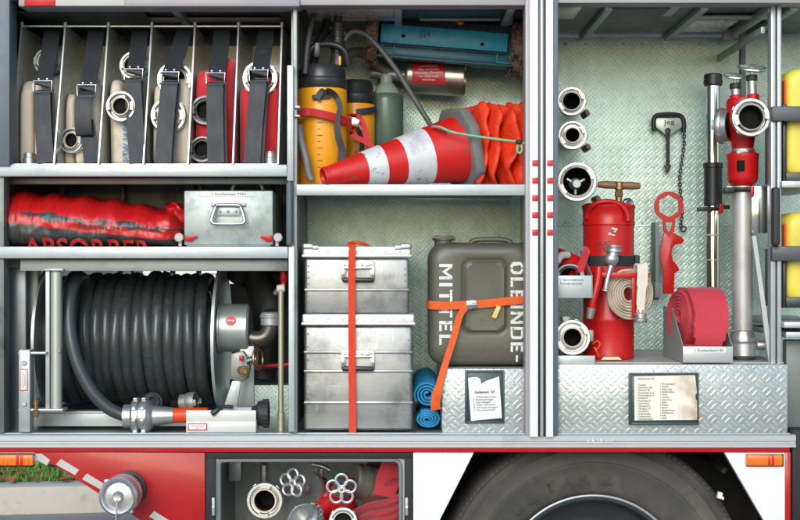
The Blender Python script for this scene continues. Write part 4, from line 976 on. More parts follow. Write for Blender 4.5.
m = MB(); m.cyl(c0-ax*.02, c0+ax*.0, .02, None, 20); m.cyl(c0-ax*.085, c0-ax*.02, .022, None, 20, .003); m.cyl(c0-ax*.125, c0-ax*.085, .017, .02, 16); m.build('pipe', mk('dull_pipe', (.30,.32,.31), .4, .5), gc)
m = MB(); m.tube([P(388,72,.46), P(378,66,.45), P(370,57,.42), P(360,52,.40), P(350,54,.38), P(346,62,.37)], R(5.2,.42), 14, 6); m.build('hose', mk('grey_fat_hose', (.17,.18,.175), .5), gc)

# blue sweeper
bs = thing('magnet_sweeper', 'teal blue sweeping tool with bristly wheels at both ends, stowed up high', 'sweeper', (W(448,.4), .42, H(60,.4)))
TH = rad(4.6); ca = P(446,41,.34); Rm = Matrix.Translation(ca) @ Matrix.Rotation(TH, 4, 'Y')
def swp(name, parts, mat, parent):
    m = MB()
    for c, s, bv in parts: m.box((0,0,0), s, bv); 
    return m
def sbox(m, x, z, w_, h_, y=0., d=.02, bv=.002):
    m.box(Rm @ Vector((R(x,.34), y, R(z,.34))), (R(w_,.34), d, R(h_,.34)), bv, Matrix.Rotation(TH, 4, 'Y'))
m = MB(); sbox(m, 0, 0, 134, 40, .05, .1, .006); hb = m.build('housing', 'teal_dark', bs)
m = MB(); sbox(m, -2, 2.5, 127, 19, -.004, .02, .003); m.build('front_panel', 'blue', hb)
m = MB(); sbox(m, -1, -14.5, 128, 9, -.006, .02, .003); m.build('lower_lip', mk('mid_teal', (.008,.105,.15), .4, 0, .15), hb)
m = MB(); sbox(m, 0, -20.6, 136, 3, -.01, .03, .003); m.build('skirt', 'teal_dark', hb)
m = MB()
for i in range(36): sbox(m, -60+i*3.4, -8.6, 1.7, 2.0, -.005, .02, .0005)
m.build('perforated_strip', 'black', hb); m = MB()
for i in range(44): sbox(m, -60+i*2.8, 13.6, 1.9, 3.2, -.005, .02, .0005)
m.build('perforated_strip', 'black', hb)
m = MB()
for x, z in ((-43,1), (36,-1)): m.cyl(Rm @ Vector((R(x,.34),-.018,R(z,.34))), Rm @ Vector((R(x,.34),-.0,R(z,.34))), .006, None, 14)
m.build('hole', 'void', hb)
m = MB()
for x in (-57, 58):
    m = MB(); m.tube([Rm @ Vector((R(x-6,.34),-.018,R(-10,.34))), Rm @ Vector((R(x-6,.34),-.018,R(-18,.34))), Rm @ Vector((R(x+6,.34),-.018,R(-18,.34))), Rm @ Vector((R(x+6,.34),-.018,R(-10,.34)))], .002, 6)
    m.build('wire_clip', mk('pale_teal', (.10,.40,.45), .4), hb)
m = MB(); m.ell(Rm @ Vector((R(13,.34),.0,R(19,.34))), (.014,.012,.010)); m.bp(449,18,459,21,.32,.34,.003, TH); m.build('rust_clip', 'orange', hb)
m = MB()
for x in (-33, 29): m.torus(Rm @ Vector((R(x,.34),.02,R(21,.34))), (0,1,0), .007, .003, 14, 6)
m.build('eyelet', 'teal_dark', hb)
text('324', Rm @ Vector((R(-22,.34),-.0155,R(4.5,.34))), R(6.5,.34), 'ink', hb, R(11,.34), 6, 'handwriting')
for x, h_ in ((-74.5, 56), (71.5, 54)):
    cc = Rm @ Vector((R(x,.34), .045, R(1.5,.34))); axx = (Matrix.Rotation(TH,4,'Y') @ Vector((1,0,0)))
    m = MB(); w_ = R(13,.34); rr = R(h_/2,.34)
    m.lathe([(.02,-w_/2),(rr*.9,-w_/2),(rr,-w_*.3),(rr,w_*.3),(rr*.9,w_/2),(.02,w_/2)], cc, axx, 60, closed=True)
    u, t, _ = basis(axx)
    for k in range(260):
        a = random.uniform(0, 6.283); dd = u*math.cos(a)+t*math.sin(a); q = cc + axx*random.uniform(-.5,.5)*w_; m.tube([q+dd*rr*.95, q+dd*(rr+random.uniform(.002,.012))+axx*random.uniform(-.006,.006)], .0016, 4)
    m.build('brush_wheel', 'bristle', bs)
m = MB(); m.bp(413, -4, 419, 14, .3, .32, .001); m.pp([(511,-4),(520,-4),(512,24),(503,24)], .3, .32); 
m.build('hanging_bracket', 'lilac', bs)

# traffic cone lying on its side + collapsed cones + cord
tip = P(325, 176.5, -.0); bc = P(462, 148.5, .17); ax = (bc-tip).normalized(); L_ = (bc-tip).length; rb = R(34.5,.17); rt = R(9.4,.0)
cn = thing('traffic_cone', 'red and white traffic cone lying on its side with a grey rubber base', 'traffic cone', (W(400,.1), .1, zc))
f = lambda h: rt+(rb-rt)*(h/L_)
m = MB(); m.lathe([(rt*.7,.004),(rt*.8,-.006),(rt,-.006),(rt*1.05,.0),(rt*1.05,.012),(f(.02)*.97,.016)] + [(f(h),h) for h in [L_*k/14 for k in range(1,15)]] + [(f(L_)-.006,L_)], tip, ax, 56)
m.lathe([(rt*.72,.004),(f(L_*.6)-.01,L_*.6),(0,L_*.6)], tip, ax, 24)
cb = m.build('cone_body', 'cone', cn)
for a, b in ((.27,.40), (.53,.72)):
    m = MB(); m.lathe([(f(L_*a)-.002,L_*a),(f(L_*a)+.0018,L_*a+.0005),(f(L_*b)+.0018,L_*b-.0005),(f(L_*b)-.002,L_*b)], tip, ax, 56); m.build('reflective_sleeve', 'conewhite', cb)
nrm = (bc - P(0,0,0)); axn = (ax*.72 + Vector((.55,.62,-.12))*.35).normalized()
u, t, _ = basis(ax, Z_)
bcen = bc - ax*.022
m = MB(); hs = R(42.5,.17)
oc_ = []
for k in range(4):
    for s_ in (-.42, .42):
        a = k*math.pi/2 + s_*1.2 + .1; q = hs*1.08
        oc_.append(bcen + u*math.cos(a)*q + t*math.sin(a)*q)
m.prism(oc_, ax*.034, .008)
# keep the slab resting on the shelf
for v in m.bm.verts: v.co.z = max(v.co.z, zc+.002)
m.build('base_slab', 'conebase', cn)
def collapsed(k, px, Y, sz, lab):
    cc = P(px, 143.5, Y); ax2 = (Vector((1,.30,-.06))).normalized(); u, t, _ = basis(ax2, Z_)
    cc.z = zc + sz*.98
    m = MB(); rows = []
    for j, (sc_, h) in enumerate(((.28,-.045),(.5,-.03),(.72,-.018),(.92,-.012),(1.0,-.006),(1.02,.000),(.99,.006),(.85,.004),(.5,.0),(.25,-.02))):
        row = []
        for q in range(56):
            a = q/56*2*math.pi; e = 1/((abs(math.cos(a))**5+abs(math.sin(a))**5)**.2)
            rr = sz*sc_*min(e,1.28)*(1+.05*math.sin(a*7+k*2.3)+.04*noise.noise(Vector((math.cos(a)*3, math.sin(a)*3, k*7.)))); hh = h + (.009*math.sin(a*6+k*1.7) + .022*noise.noise(Vector((math.cos(a)*1.5, math.sin(a)*1.5, k*3.3))))*sc_
            p = cc + u*math.cos(a+.12*k)*rr + t*math.sin(a+.12*k)*rr + ax2*hh
            p.z = max(p.z, zc+.002); row.append(m.bm.verts.new(p))
        rows.append(row)
    for A, Bq in zip(rows, rows[1:]):
        for q in range(56): m.face([A[q], A[(q+1)%56], Bq[(q+1)%56], Bq[q]])
    m.face(rows[0]); m.face(rows[-1]); m.jitter(.008, 26, k*5.)
    for v in m.bm.verts: v.co.z = max(v.co.z, zc+.002); v.co.x = min(v.co.x, W(539,0))
    o = m.build('collapsed_cone', 'fold', None, lab, 'folding cone', 'collapsed fabric cones stacked behind the red and white cone', sharp=80)
    return o
for k, (px, Y, sz, lab) in enumerate(((472,.205,.130,'collapsed orange fabric cone pressed against the grey rubber base'), (486,.195,.132,'collapsed orange fabric cone, second from the grey rubber base'), (502,.18,.126,'collapsed orange fabric cone, third from the grey rubber base'), (514,.17,.124,'collapsed orange fabric cone, next to the last one before the door post'), (526,.16,.122,'collapsed orange fabric cone closest to the striped door post'))):
    collapsed(k, px, Y, sz, lab)
m = MB(); m.tube([P(452,138,.09), P(443,128,.05), P(432,126.5,.07), P(440,127,.04), P(452,132,.03), P(475,136,.02), P(500,139.5,.01), P(520,142,.0), P(526,144,.0)], .0035, 8, 6); m.tube([P(519,142,-.002), P(517,149,-.004), P(519,153,-.004), P(522,150,-.004), P(521,143,-.002)], .0032, 8, 5); cd = m.build('green_cord', 'rope', None, 'thin green cord tied across the traffic cones', 'cord')
m = MB(); m.ell(P(519,142,-.004), (.011,.009,.008)); m.build('knot_clamp', 'black', cd)

# ------------------------------------------------------------------ lower centre locker
def alubox(y0, y1, x0, x1, Y, label, hx, hy, beads, lidh):
    t = thing('transport_box', label, 'box', (W((x0+x1)/2,Y), Y+.15, H(y1,Y)), 'stacked aluminium transport boxes')
    m = MB(); m.bp(x0, y0+lidh, x1, y1, Y, Y+.36, .010, None, 3)
    for b in beads: m.bp(x0-.4, b-1.6, x1+.4, b+1.6, Y-.0035, Y+.3635, .003)
    rng = random.Random(int(y0))
    for k in range(14): m.ell(P(x0+4+k%2*(x1-x0-8), y0+lidh+8+k*(y1-y0-lidh-14)/14, Y), (.0028,.0022,.0028), 8, 6)
    for k in range(9): m.ell(P(x0+8+k*(x1-x0-16)/8, y1-3.2, Y), (.003,.0024,.003), 8, 6)
    b_ = m.build('body', 'alu_box', t)
    m = MB(); m.bp(x0-2, y0, x1+2, y0+lidh-.6, Y-.008, Y+.368, .006, None, 3); m.bp(x0-3, y0+lidh-3.6, x1+3, y0+lidh-.6, Y-.0105, Y+.3705, .003)
    for k in range(7): m.ell(P(x0+9+k*(x1-x0-18)/6, y0+lidh*.45, Y-.008), (.003,.0024,.003), 8, 6)
    m.build('lid', mk('box_lid_sheet', (.68,.69,.67), .40, .55, .1, 8), t)
    for sgn, xa in (((1, x0-2.6), (-1, x1+2.6)) if y0 < 300 else ()):
        m = MB()
        m.bp(min(xa, xa+sgn*12), y0-3, max(xa, xa+sgn*12), y0+4, Y-.011, Y+.03, .007, None, 3); m.bp(min(xa+sgn*9, xa+sgn*17), y0-.5, max(xa+sgn*9, xa+sgn*17), y0+4, Y-.010, Y+.02, .003)
        m.build('corner_piece', 'cast', t)
    m = MB(); m.bp(hx-17, hy-10.5, hx+17, hy-3, Y-.006, Y+.002, .002); m.bp(hx-17, hy-6, hx-12, hy+7, Y-.007, Y+.002, .001); m.bp(hx+12, hy-6, hx+17, hy+7, Y-.007, Y+.002, .001)
    for k in range(4): m.ell(P(hx-13+k*8.6, hy-6.8, Y-.006), (.003,.003,.003), 8, 6)
    hp = m.build('handle_plate', 'cast', t)
    m = MB(); m.bp(hx-16, hy+5.5, hx+16, hy+10.3, Y-.022, Y-.008, .005, None, 3); m.build('grip', 'blackgloss', hp)
    m = MB(); m.bp(hx-16.4, hy-4.5, hx-14, hy+8, Y-.016, Y-.009, .002); m.bp(hx+14, hy-4.5, hx+16.4, hy+8, Y-.016, Y-.009, .002); m.bp(hx-15,hy-5,hx+15,hy-3.2,Y-.016,Y-.010,.001); m.build('handle_bow', 'chrome', hp)
    return t
bx = alubox(314, 431, 304, 412.5, .045, 'big dented aluminium box standing on the locker floor', 358, 361, (352.5, 371.5, 403), 12)
alubox(246, 313.6, 304.5, 409, .05, 'smaller aluminium box with cast corners on top of the big one', 358, 272, (290,), 12)
ls = thing('lashing_strap', 'red orange webbing strap running upright over both aluminium boxes', 'strap', (W(352,.02), .02, zf))
m = MB(); m.tube([P(347,247,.2), P(352,242.5,.22), P(360,243,.22), P(368,246,.24), P(366,249,.25)], .006, 8, 4); m.build('cord_end', 'webbing', ls)
m = MB(); m.ribbon([P(352.4,245,.25), P(352.4,243.6,.15), P(352.4,243.6,.06), P(352.2,246.5,.028), P(351.8,262,.026), P(351.8,300,.027), P(351.8,325,.024), P(352,365,.022), P(352.4,400,.028), P(352.6,430,.027), P(352.6,433,.027)], R(7,.03), .0048, X_, 3); m.jitter(.0012, 30); m.build('webbing', 'webbing_red', ls)
# blue mats
for (cy_, rr_, sq, lab) in ((395, 13.4, .98, 'upper blue foam mat rolled up beside the aluminium boxes'), (419.5, 12.6, .72, 'lower blue foam mat rolled up and squashed flat on the floor')):
    c = P(427.5, cy_, .10); 
    m = MB(); pts = []
    n = 150
    for i in range(n):
        f = i/(n-1); a = 2*math.pi*3.4*f + (1.2 if cy_ < 400 else -.4); r_ = R(rr_,.1)*(.16+.80*f)
        pts.append(Vector((c.x+math.cos(a)*r_*1.02, c.y, c.z+math.sin(a)*r_*sq)))
    dv = Vector((0,.30,.02 if cy_ < 400 else .0)); th = R(1.15,.1)
    rows = []
    for i, p in enumerate(pts):
        d = (pts[min(i+1,n-1)]-pts[max(i-1,0)]).normalized(); nv = Vector((-d.z,0,d.x))
        rows.append([m.bm.verts.new(v) for v in (p-nv*th+Vector((0,.003,0)), p-nv*th*.5, p+nv*th*.5, p+nv*th+Vector((0,.003,0)), p+nv*th+dv, p-nv*th+dv)])
    for A, Bq in zip(rows, rows[1:]):
        for k in range(6): m.face([A[k], A[(k+1)%6], Bq[(k+1)%6], Bq[k]])
    m.face(rows[0]); m.face(rows[-1]); m.jitter(.002, 30)
    o = m.build('foam_mat', 'matblue', None, lab, 'rolled mat', 'blue rolled foam mats', sharp=60)
# olive canister
jc = thing('jerrycan', 'olive drab canister stencilled for oil absorbent, strapped on the tread plate box', 'canister', (W(482,.1), .12, H(369,.08)))
YJ = .055; w0, w1, ya, yb_ = 429, 535, 243, 366
def rrect(x0, y0, x1, y1, r_, n=7):
    o = []
    for cx_, cy_, a0 in ((x1-r_, y0+r_, -90), (x1-r_, y1-r_, 0), (x0+r_, y1-r_, 90), (x0+r_, y0+r_, 180)):
        for k in range(n+1):
            a = rad(a0+90*k/n); o.append((cx_+math.cos(a)*r_, cy_+math.sin(a)*r_))
    return o
def shell(m, levels, Yz):
    """levels: (inset px, depth) loops of a rounded outline"""
    rows = []
    for (x0, y0, x1, y1, r_, Y) in levels: rows.append([m.bm.verts.new(P(x, y, Yz) + Vector((0, Y-Yz, 0))) for x, y in rrect(x0, y0, x1, y1, r_)])
    for A, Bq in zip(rows, rows[1:]):
        n = len(A)
        for k in range(n): m.face([A[k], A[(k+1)%n], Bq[(k+1)%n], Bq[k]])
    return rows
m = MB(); E = lambda i: (w0+i, ya+i, w1-i, yb_-i)
F_ = (463, 260, 507, 333)
rows = shell(m, [(F_[0]+5,F_[1]+5,F_[2]-5,F_[3]-5,6,YJ+.0), (F_[0]+3,F_[1]+3,F_[2]-3,F_[3]-3,7,YJ-.001), (F_[0]+1,F_[1]+1,F_[2]-1,F_[3]-1,8,YJ+.005), (*F_,9,YJ+.0065), (F_[0]-2,F_[1]-2,F_[2]+2,F_[3]+2,10,YJ+.0025), (F_[0]-3.5,F_[1]-3.5,F_[2]+3.5,F_[3]+3.5,11,YJ+.0015),
    (*E(10),14,YJ), (*E(5),15,YJ+.004), (*E(2),15.5,YJ+.012), (*E(.5),16,YJ+.024), (*E(0),16,YJ+.045), (*E(0),16,YJ+.078), (*E(-.9),16.5,YJ+.08), (*E(-.9),16.5,YJ+.086), (*E(0),16,YJ+.088), (*E(0),16,YJ+.13), (*E(3),15,YJ+.158), (*E(10),14,YJ+.166)], YJ)
m.face(rows[0]); m.face(rows[-1]); 
for v in m.bm.verts: v.co.x = min(v.co.x, W(541.5,0)-.012)
m.jitter(.0015, 14); jb = m.build('can_body', 'olive', jc, sharp=50)
m = MB(); c = P(444,243,YJ+.083); m.lathe([(0,-.02),(.030,-.02),(.030,.006),(.036,.008),(.036,.016),(.031,.018),(.031,.022),(0,.022)], c, Z_, 28); m.bp(433,236.5,455,239,YJ+.05,YJ+.11,.002); m.cyl(P(453,240,YJ+.06), P(453,240,YJ+.11), .008, None, 12); m.build('filler_cap', 'olive', jc)
m = MB(); m.tube([P(470,245,YJ+.083), P(476,240,YJ+.083), P(505,240,YJ+.083), P(512,245,YJ+.083)], .008, 10, 4); m.tube([P(519,244.5,YJ+.083), P(522,241.5,YJ+.083), P(534,241.5,YJ+.083)], .006, 8, 4); m.build('carry_handle', 'olive', jc)
r4 = lambda a, b, c, d: [(a,b),(c,b),(c,d),(a,d)]
GLY = {'M': (.9, [r4(0,0,.18,1), r4(.72,0,.9,1), [(.19,1),(.45,.52),(.45,.20),(.19,.68)], [(.455,.20),(.455,.52),(.71,1),(.71,.68)]]),
 'I': (.2, [r4(0,0,.2,1)]), 'T': (.7, [r4(0,.81,.7,1), r4(.25,0,.45,.77)]),
 'E': (.6, [r4(0,0,.2,1), r4(.22,.81,.6,1), r4(.22,.41,.54,.59), r4(.22,0,.6,.19)]), 'L': (.6, [r4(0,0,.2,1), r4(.22,0,.6,.19)]),
 '\u00d6': (.76, [[(.35,1),(.2,1),(0,.82),(0,.18),(.2,0),(.35,0),(.35,.18),(.27,.18),(.19,.27),(.19,.73),(.27,.82),(.35,.82)], [(.41,1),(.41,.82),(.49,.82),(.57,.73),(.57,.27),(.49,.18),(.41,.18),(.41,0),(.56,0),(.76,.18),(.76,.82),(.56,1)], r4(.14,1.1,.3,1.26), r4(.46,1.1,.62,1.26)]),
 'B': (.72, [r4(0,0,.19,1), r4(.21,.82,.52,1), r4(.21,.42,.52,.58), r4(.21,0,.52,.18), [(.53,.58),(.53,.82),(.53,1),(.62,1),(.72,.9),(.72,.62),(.66,.53),(.53,.53),(.53,.6),(.55,.64),(.55,.78)][2:8]+[(.53,.62),(.56,.66),(.56,.78),(.53,.82)], [(.53,.18),(.55,.22),(.55,.38),(.53,.42),(.53,.47),(.66,.47),(.72,.38),(.72,.1),(.62,0),(.53,0)]]),
 'N': (.76, [r4(0,0,.18,1), r4(.58,0,.76,1), [(.19,1),(.57,.32),(.57,0),(.19,.68)]]),
 'D': (.75, [r4(0,0,.18,1), r4(.2,.82,.5,1), r4(.2,0,.5,.18), [(.51,1),(.6,1),(.75,.84),(.75,.16),(.6,0),(.51,0),(.51,.18),(.57,.25),(.57,.75),(.51,.82)]]), '-': (.42, [r4(0,.41,.42,.59)])}
def stencil(word, xbase, y0, y1, cap, parent):
    """block letters sprayed top to bottom: cap height runs along x from the base line xbase"""
    tot = sum(GLY[c][0] for c in word) + .2*(len(word)-1); k = (y1-y0)/tot; m = MB(); y = y0; f = drop_front(jb)
    for c in word:
        for poly in GLY[c][1]:
            m.face([m.bm.verts.new(f(P(xbase+b*cap, y+a*k, YJ))) for a, b in poly])
        y += (GLY[c][0]+.2)*k
    bmesh.ops.triangulate(m.bm, faces=list(m.bm.faces)); m.build('stencil_lettering', 'stencil', parent)
stencil('MITTEL', 439.2, 264, 345, 13.2, jc)
stencil('\u00d6LBINDE-', 510.6, 262, 362, 12.6, jc)
js = thing('lashing_strap', 'orange strap with a metal buckle and hanging tail around the olive canister', 'strap', (W(470,.03), .03, H(368,.03)))
m = MB(); m.ribbon([P(427,303,.13), P(427.6,304,.09), P(430,305,.055), P(438,305.5,.046), P(455,305.5,.045), P(476,304.5,.043), P(500,302,.046), P(520,300,.047), P(527,299.3,.053), P(533,299,.075)], R(8,.05), .0048, Z_, 4); m.jitter(.0012, 30); m.build('webbing', 'webbing', js)
m = MB(); m.ribbon([P(471,306,.036), P(465,308,.034), P(459,318,.034), P(453,340,.028), P(446,362,.016), P(440,382,.0), P(435.5,402,-.002), P(436,410,.0)], [R(8,.03)]+[R(6.5,.03)]*4+[R(9.5,.03)]*2, .003, X_, 5); m.build('webbing_tail', 'webbing', js)
m = MB(); m.bp(466.5, 300.5, 477, 309, .028, .038, .002, rad(-6)); m.build('buckle', 'chrome', js); 
m = MB(); m.cyl(P(467.5,305,.024), P(476.5,304.2,.024), .005, None, 12); m.build('buckle_bar', 'zinc', js)
m = MB(); c = P(496.5,312,.042); m.box(c, (R(4.5,.05), .002, R(13,.05)), .0006, Matrix.Rotation(rad(24),4,'Y')); m.build('yellow_tag', mk('yellow_tag_cloth', (.70,.50,.14), .7, 0, .1), js)
# ------------------------------------------------------------------ right locker
zr = H(365, 0)+.006
def adapter(x, y, r_, Y, label, bore, seal, extra=None):
    t = thing('pipe_adapter', label, 'pipe adapter', (W(x,Y), Y+.06, H(y+r_,Y)), 'couplings clipped to the tread plate wall')
    o = storz(t, P(x,y,Y), (-.10,-1,-.02), R(r_,Y), .06, seal, 'cast', bore=bore, roll=.5)
    m = MB(); m.cyl(P(x+1,y+1,Y+.10), P(x+3,y+3,Y+.42), R(r_*.72,Y), R(r_*.66,Y), 28); m.build('tube', 'cast_dark', t)
    m = MB(); m.box(P(x+r_-1,y+r_*.9,Y+.12), (.016,.10,.022), .006, rad(-30)); m.build('clip', mk('brown_clip', (.10,.07,.06), .5), t)
    return t
a1 = adapter(571.5, 101, 14.6, .16, 'grey coupling with a dark narrow bore, top one of the three', .56, 'cast_dark')
a2 = adapter(572.5, 135, 14.6, .16, 'grey coupling with a brass lined hole, middle one of the three', .46, 'gasket')
a3 = adapter(577, 181.5, 20, .10, 'largest grey coupling with a spindle inside, lowest of the three', .68, 'cast_dark')
m = MB(); c = P(576,184,.13)
m.lathe([(0,-.02),(.012,-.02),(.016,0),(.02,.02)], c, (0,1,0), 20)
for k in range(3):
    a = k*2.094+.5; m.box(c+Vector((math.cos(a)*.018,.01,math.sin(a)*.018)), (.03,.01,.008), .002, Matrix.Rotation(-a,4,'Y'))
m.build('spindle', 'zinc', a3)
# hook tool with chain
hk = thing('lifting_hook', 'black iron pull hook with an arrow shaped tip and tag, hung on the wall', 'hook', (W(668,.6), .6, H(172,.6)))
Yh = .585
m = MB(); m.tube([P(654.5,131,Yh), P(653.5,122,Yh), P(656,116,Yh), P(664,114.5,Yh), P(675,114.5,Yh), P(682,117,Yh), P(684,124,Yh), P(683.5,132,Yh)], R(2.3,Yh), 12, 5); m.build('handle', 'tool', hk)
m = MB(); m.pp([(656,118),(682,118),(682,127),(669,135.5),(667,135.5),(656,127)], Yh, Yh+.008, .001); tg = m.build('tag_plate', mk('pale_green_plate', (.45,.54,.47), .4, .3, .1), hk)
text('Jeg', P(669,122.5,Yh-.002), R(6,Yh), 'ink', tg, R(11,Yh), 5, 'handwriting')
m = MB(); m.tube([P(668,128,Yh), P(668,165,Yh)], R(1.7,Yh), 12); m.pp([(664.8,129),(671.2,129),(669.6,136),(666.4,136)], Yh-.006, Yh+.012, .002); m.prism([P(664.2,165,Yh-.004), P(671.8,165,Yh-.004), P(668,173.5,Yh-.004)], (0,.014,0), .002); m.build('shaft', 'tool', hk)
m = MB(); n = 30; prev = None
for i in range(n):
    f = i/(n-1); p = P(683.5-3*math.sin(f*1.6)+1.4*math.sin(f*9), 126+f*100, Yh+.01)
    a = Vector((.3, (1 if i % 2 else 0), (0 if i % 2 else 0)))
    axd = Vector((0,1,0)) if i % 2 else Vector((1,.25,0))
    m.tube([p + Vector((math.sin(q*math.pi/5)*(.005 if i % 2 else .0015), (0 if i % 2 else math.sin(q*math.pi/5)*.005), math.cos(q*math.pi/5)*.0085)) for q in range(10)], .0018, 6, closed=True)
m.torus(P(683.5,229,Yh+.01), (.2,1,0), .009, .0026, 18, 8); m.build('chain', 'tool', hk)
# red hydrant spanner
sp = thing('hydrant_spanner', 'flat red hydrant spanner with a hexagonal eye hung on the wall', 'spanner', (W(668,.5), .5, H(292,.5)))
Ys = .50; cc = P(669, 206, Ys); ro, ri = R(14.6,Ys), R(11,Ys)
m = MB(); n = 48; outer = []; inner = []
for k in range(n):
    a = 2*math.pi*k/n; outer.append(cc+Vector((math.cos(a)*ro, 0, math.sin(a)*ro)))
    s6 = ((a+math.pi/6) % (math.pi/3)) - math.pi/6; q = ri*math.cos(math.pi/6)/math.cos(s6) ; inner.append(cc+Vector((math.cos(a)*q*1.02, 0, math.sin(a)*q*1.02)))
m.ring(outer, inner, (0,.012,0))
m.ring([P(x,y,Ys+.001) for x, y in ((662.5,217),(669,219),(675.5,217),(674.5,231),(669,238),(664,231))], [P(x,y,Ys+.001) for x, y in ((666,221.5),(669,222.5),(672.5,221.5),(672,227),(669,232.5),(666,227))], (0,.0105,0))
pts_o = []; 
jaw = [(664,233),(674,233),(682,237),(684.5,241),(681,244),(676,244.5),(672.5,248),(671.5,254),(673,260.5),(677.5,265.5),(679.5,270),(674.5,273.5),(674,294),(663.5,294),(663,270),(660.5,262),(660.3,250),(662.5,240)]
m.pp(jaw, Ys+.002, Ys+.0115, .001); m.build('blade', 'redpaint', sp, sharp=30)
m = MB(); m.bp(655.5, 222, 659, 300, .52, .6, .001); m.bp(655, 282, 660, 298, .5, .56, .002); m.build('spanner_bracket', 'seal', FE)
m = MB(); m.bp(651, 246, 658, 249, .585, .6, .001); m.bp(651, 252, 658, 271, .585, .6, .001); m.build('green_label', mk('muted_green', (.12,.28,.20), .5), FE)

# telescopic tube
tb = thing('suction_tube', 'polished steel tube with black cap and black sleeve beside the standpipe', 'tube', (W(713,.45), .46, zr))
Yt = .46
xx = W(713,Yt); q = lambda y: Vector((xx, Yt, H(y,Yt)))
m = MB(); m.cyl((xx,Yt,zr), q(84), R(6.8,Yt), None, 32); m.build('steel_tube', 'chrome', tb)
m = MB(); m.cyl(q(86), q(74), R(9.2,Yt), R(9,Yt), 32, .004); m.cyl(q(83), q(81), R(9.6,Yt), None, 32); m.build('end_cap', 'blackgloss', tb)
m = MB(); m.cyl(q(206), q(163), R(9,Yt), None, 32, .003); m.cyl(q(168), q(163), R(9.8,Yt), None, 32, .002); m.build('sleeve', 'blackgloss', tb)
m = MB(); m.torus(q(209), Z_, R(8.4,Yt), .006, 28, 8); m.bp(698,207,712,211,Yt-.05,Yt-.03,.002); m.bp(716,205,730,209,Yt-.05,Yt-.03,.002); m.build('clamp', 'tool', tb)
m = MB(); m.pp([(720,204),(724,203),(723,213),(719,214)], Yt-.07, Yt-.05, .001); m.build('clamp_lever', 'redpaint', tb)
m = MB(); m.torus(q(235), Z_, R(7.2,Yt), .003, 28, 6); m.torus(q(260), Z_, R(7.0,Yt), .002, 28, 6); m.build('tape_ring', 'whitebar', tb)

# standpipe
sd_ = thing('hydrant_standpipe', 'hydrant standpipe with red valve head, two outlets and a silver pipe', 'standpipe', (W(743,.16), .16, zr))
Yp = .16; xx = W(742.5,Yp); q = lambda y: Vector((xx, Yp, H(y,Yp)))
m = MB(); m.lathe([(0,0),(R(13,Yp),0),(R(13,Yp),R(6,Yp)),(R(11,Yp),R(8,Yp))], (xx,Yp,zr), Z_, 40); m.build('foot_seal', 'black', sd_)
m = MB(); PIPE = mk('scuffed_alloy_pipe', (.50,.50,.485), .45, .4, .16, 7, .1, 40, (1,1,.3), dirt=(.30,.27,.22), dirt_at=(.5,.8), dirt_scale=6)
m.cyl(q(340), q(184), R(9.8,Yp), R(9.6,Yp), 40); m.build('pipe', PIPE, sd_)
m = MB(); h = lambda y: H(y,Yp)-H(358,Yp)
m.lathe([(R(12,Yp),h(357)),(R(15,Yp),h(355)),(R(15,Yp),h(343)),(R(13,Yp),h(341)),(R(13,Yp),h(337)),(R(11,Yp),h(333)),(R(11,Yp),h(331)),(R(9.8,Yp),h(330))], q(358), Z_, 40); m.cyl(q(345)+Vector((.02,0,0)), q(345)+Vector((R(23,Yp),-.01,0)), R(5,Yp), None, 20, .003); m.build('claw_foot', 'cast', sd_)
m = MB(); m.lathe([(R(10,Yp),h(186)),(R(14,Yp),h(182)),(R(15.2,Yp),h(178)),(R(15.5,Yp),h(160)),(R(16,Yp),h(158)),(R(16,Yp),h(154)),(R(13,Yp),h(152)),(R(10,Yp),h(151))], q(358), Z_, 44); 
vb = m.build('swivel_nut', 'redpaint', sd_)
m = MB(); m.bp(738,160,745,171,Yp-.053,Yp-.03,.003); m.build('slot', 'void', vb)
m = MB(); m.cyl(q(153), q(148.5), R(12,Yp), None, 32, .003); m.build('neck_ring', 'cast', sd_)
m = MB(); m.bp(737,150.5,748,153.5,Yp-.046,Yp-.03,.001); m.build('maker_plate', 'whitebar', sd_)
m = MB(); m.lathe([(R(10.5,Yp),h(150)),(R(11,Yp),h(146)),(R(14,Yp),h(124)),(R(16,Yp),h(112)),(R(16.5,Yp),h(103)),(R(15,Yp),h(99)),(0,h(97))], q(358), Z_, 44)
rightd = Vector((-.02,-1,.04)).normalized(); leftd = Vector((-.93,.55,.0)).normalized()
oc1 = P(751,117,Yp-.116); oc2 = P(719,126,Yp+.02)
m.cyl(q(114), oc1-rightd*.062, R(13,Yp), R(14,Yp), 32); m.cyl(q(122), oc2-leftd*.058, R(12,Yp), R(14,Yp), 32)
m.cyl(P(736,101,Yp), P(736,95,Yp), R(6,Yp), None, 20, .003); m.cyl(P(753,101,Yp-.02), P(753,94,Yp-.02), R(6,Yp), None, 20, .003)
m.build('valve_body', 'redpaint', sd_)
storz(sd_, oc1, rightd, R(19.2,.1), .034, 'cast_dark', 'cast', 'outlet', bore=.60, roll=.2, deep=1.2)
storz(sd_, oc2, leftd, R(18,.17), .034, 'cast_dark', 'cast', 'outlet', bore=.6, deep=.9)
def wheel(name, c, axis, r_, parent, spokes=5, mat='cast'):
    m = MB(); u, t, a = basis(Vector(axis)); c = Vector(c)
    ring = []
    for k in range(60):
        an = 2*math.pi*k/60; rr = r_*(1-.10*(.5-.5*math.cos(an*spokes))); ring.append(c+(u*math.cos(an)+t*math.sin(an))*rr)
    m.tube(ring, r_*.12, 8, closed=True, twist_up=a)
    for k in range(spokes): an = 2*math.pi*k/spokes; m.tube([c, c+(u*math.cos(an)+t*math.sin(an))*r_], r_*.10, 8)
    m.lathe([(0,-r_*.2),(r_*.24,-r_*.2),(r_*.24,r_*.18),(r_*.14,r_*.24),(0,r_*.24)], c, a, 16)
    return m.build(name, mat, parent)
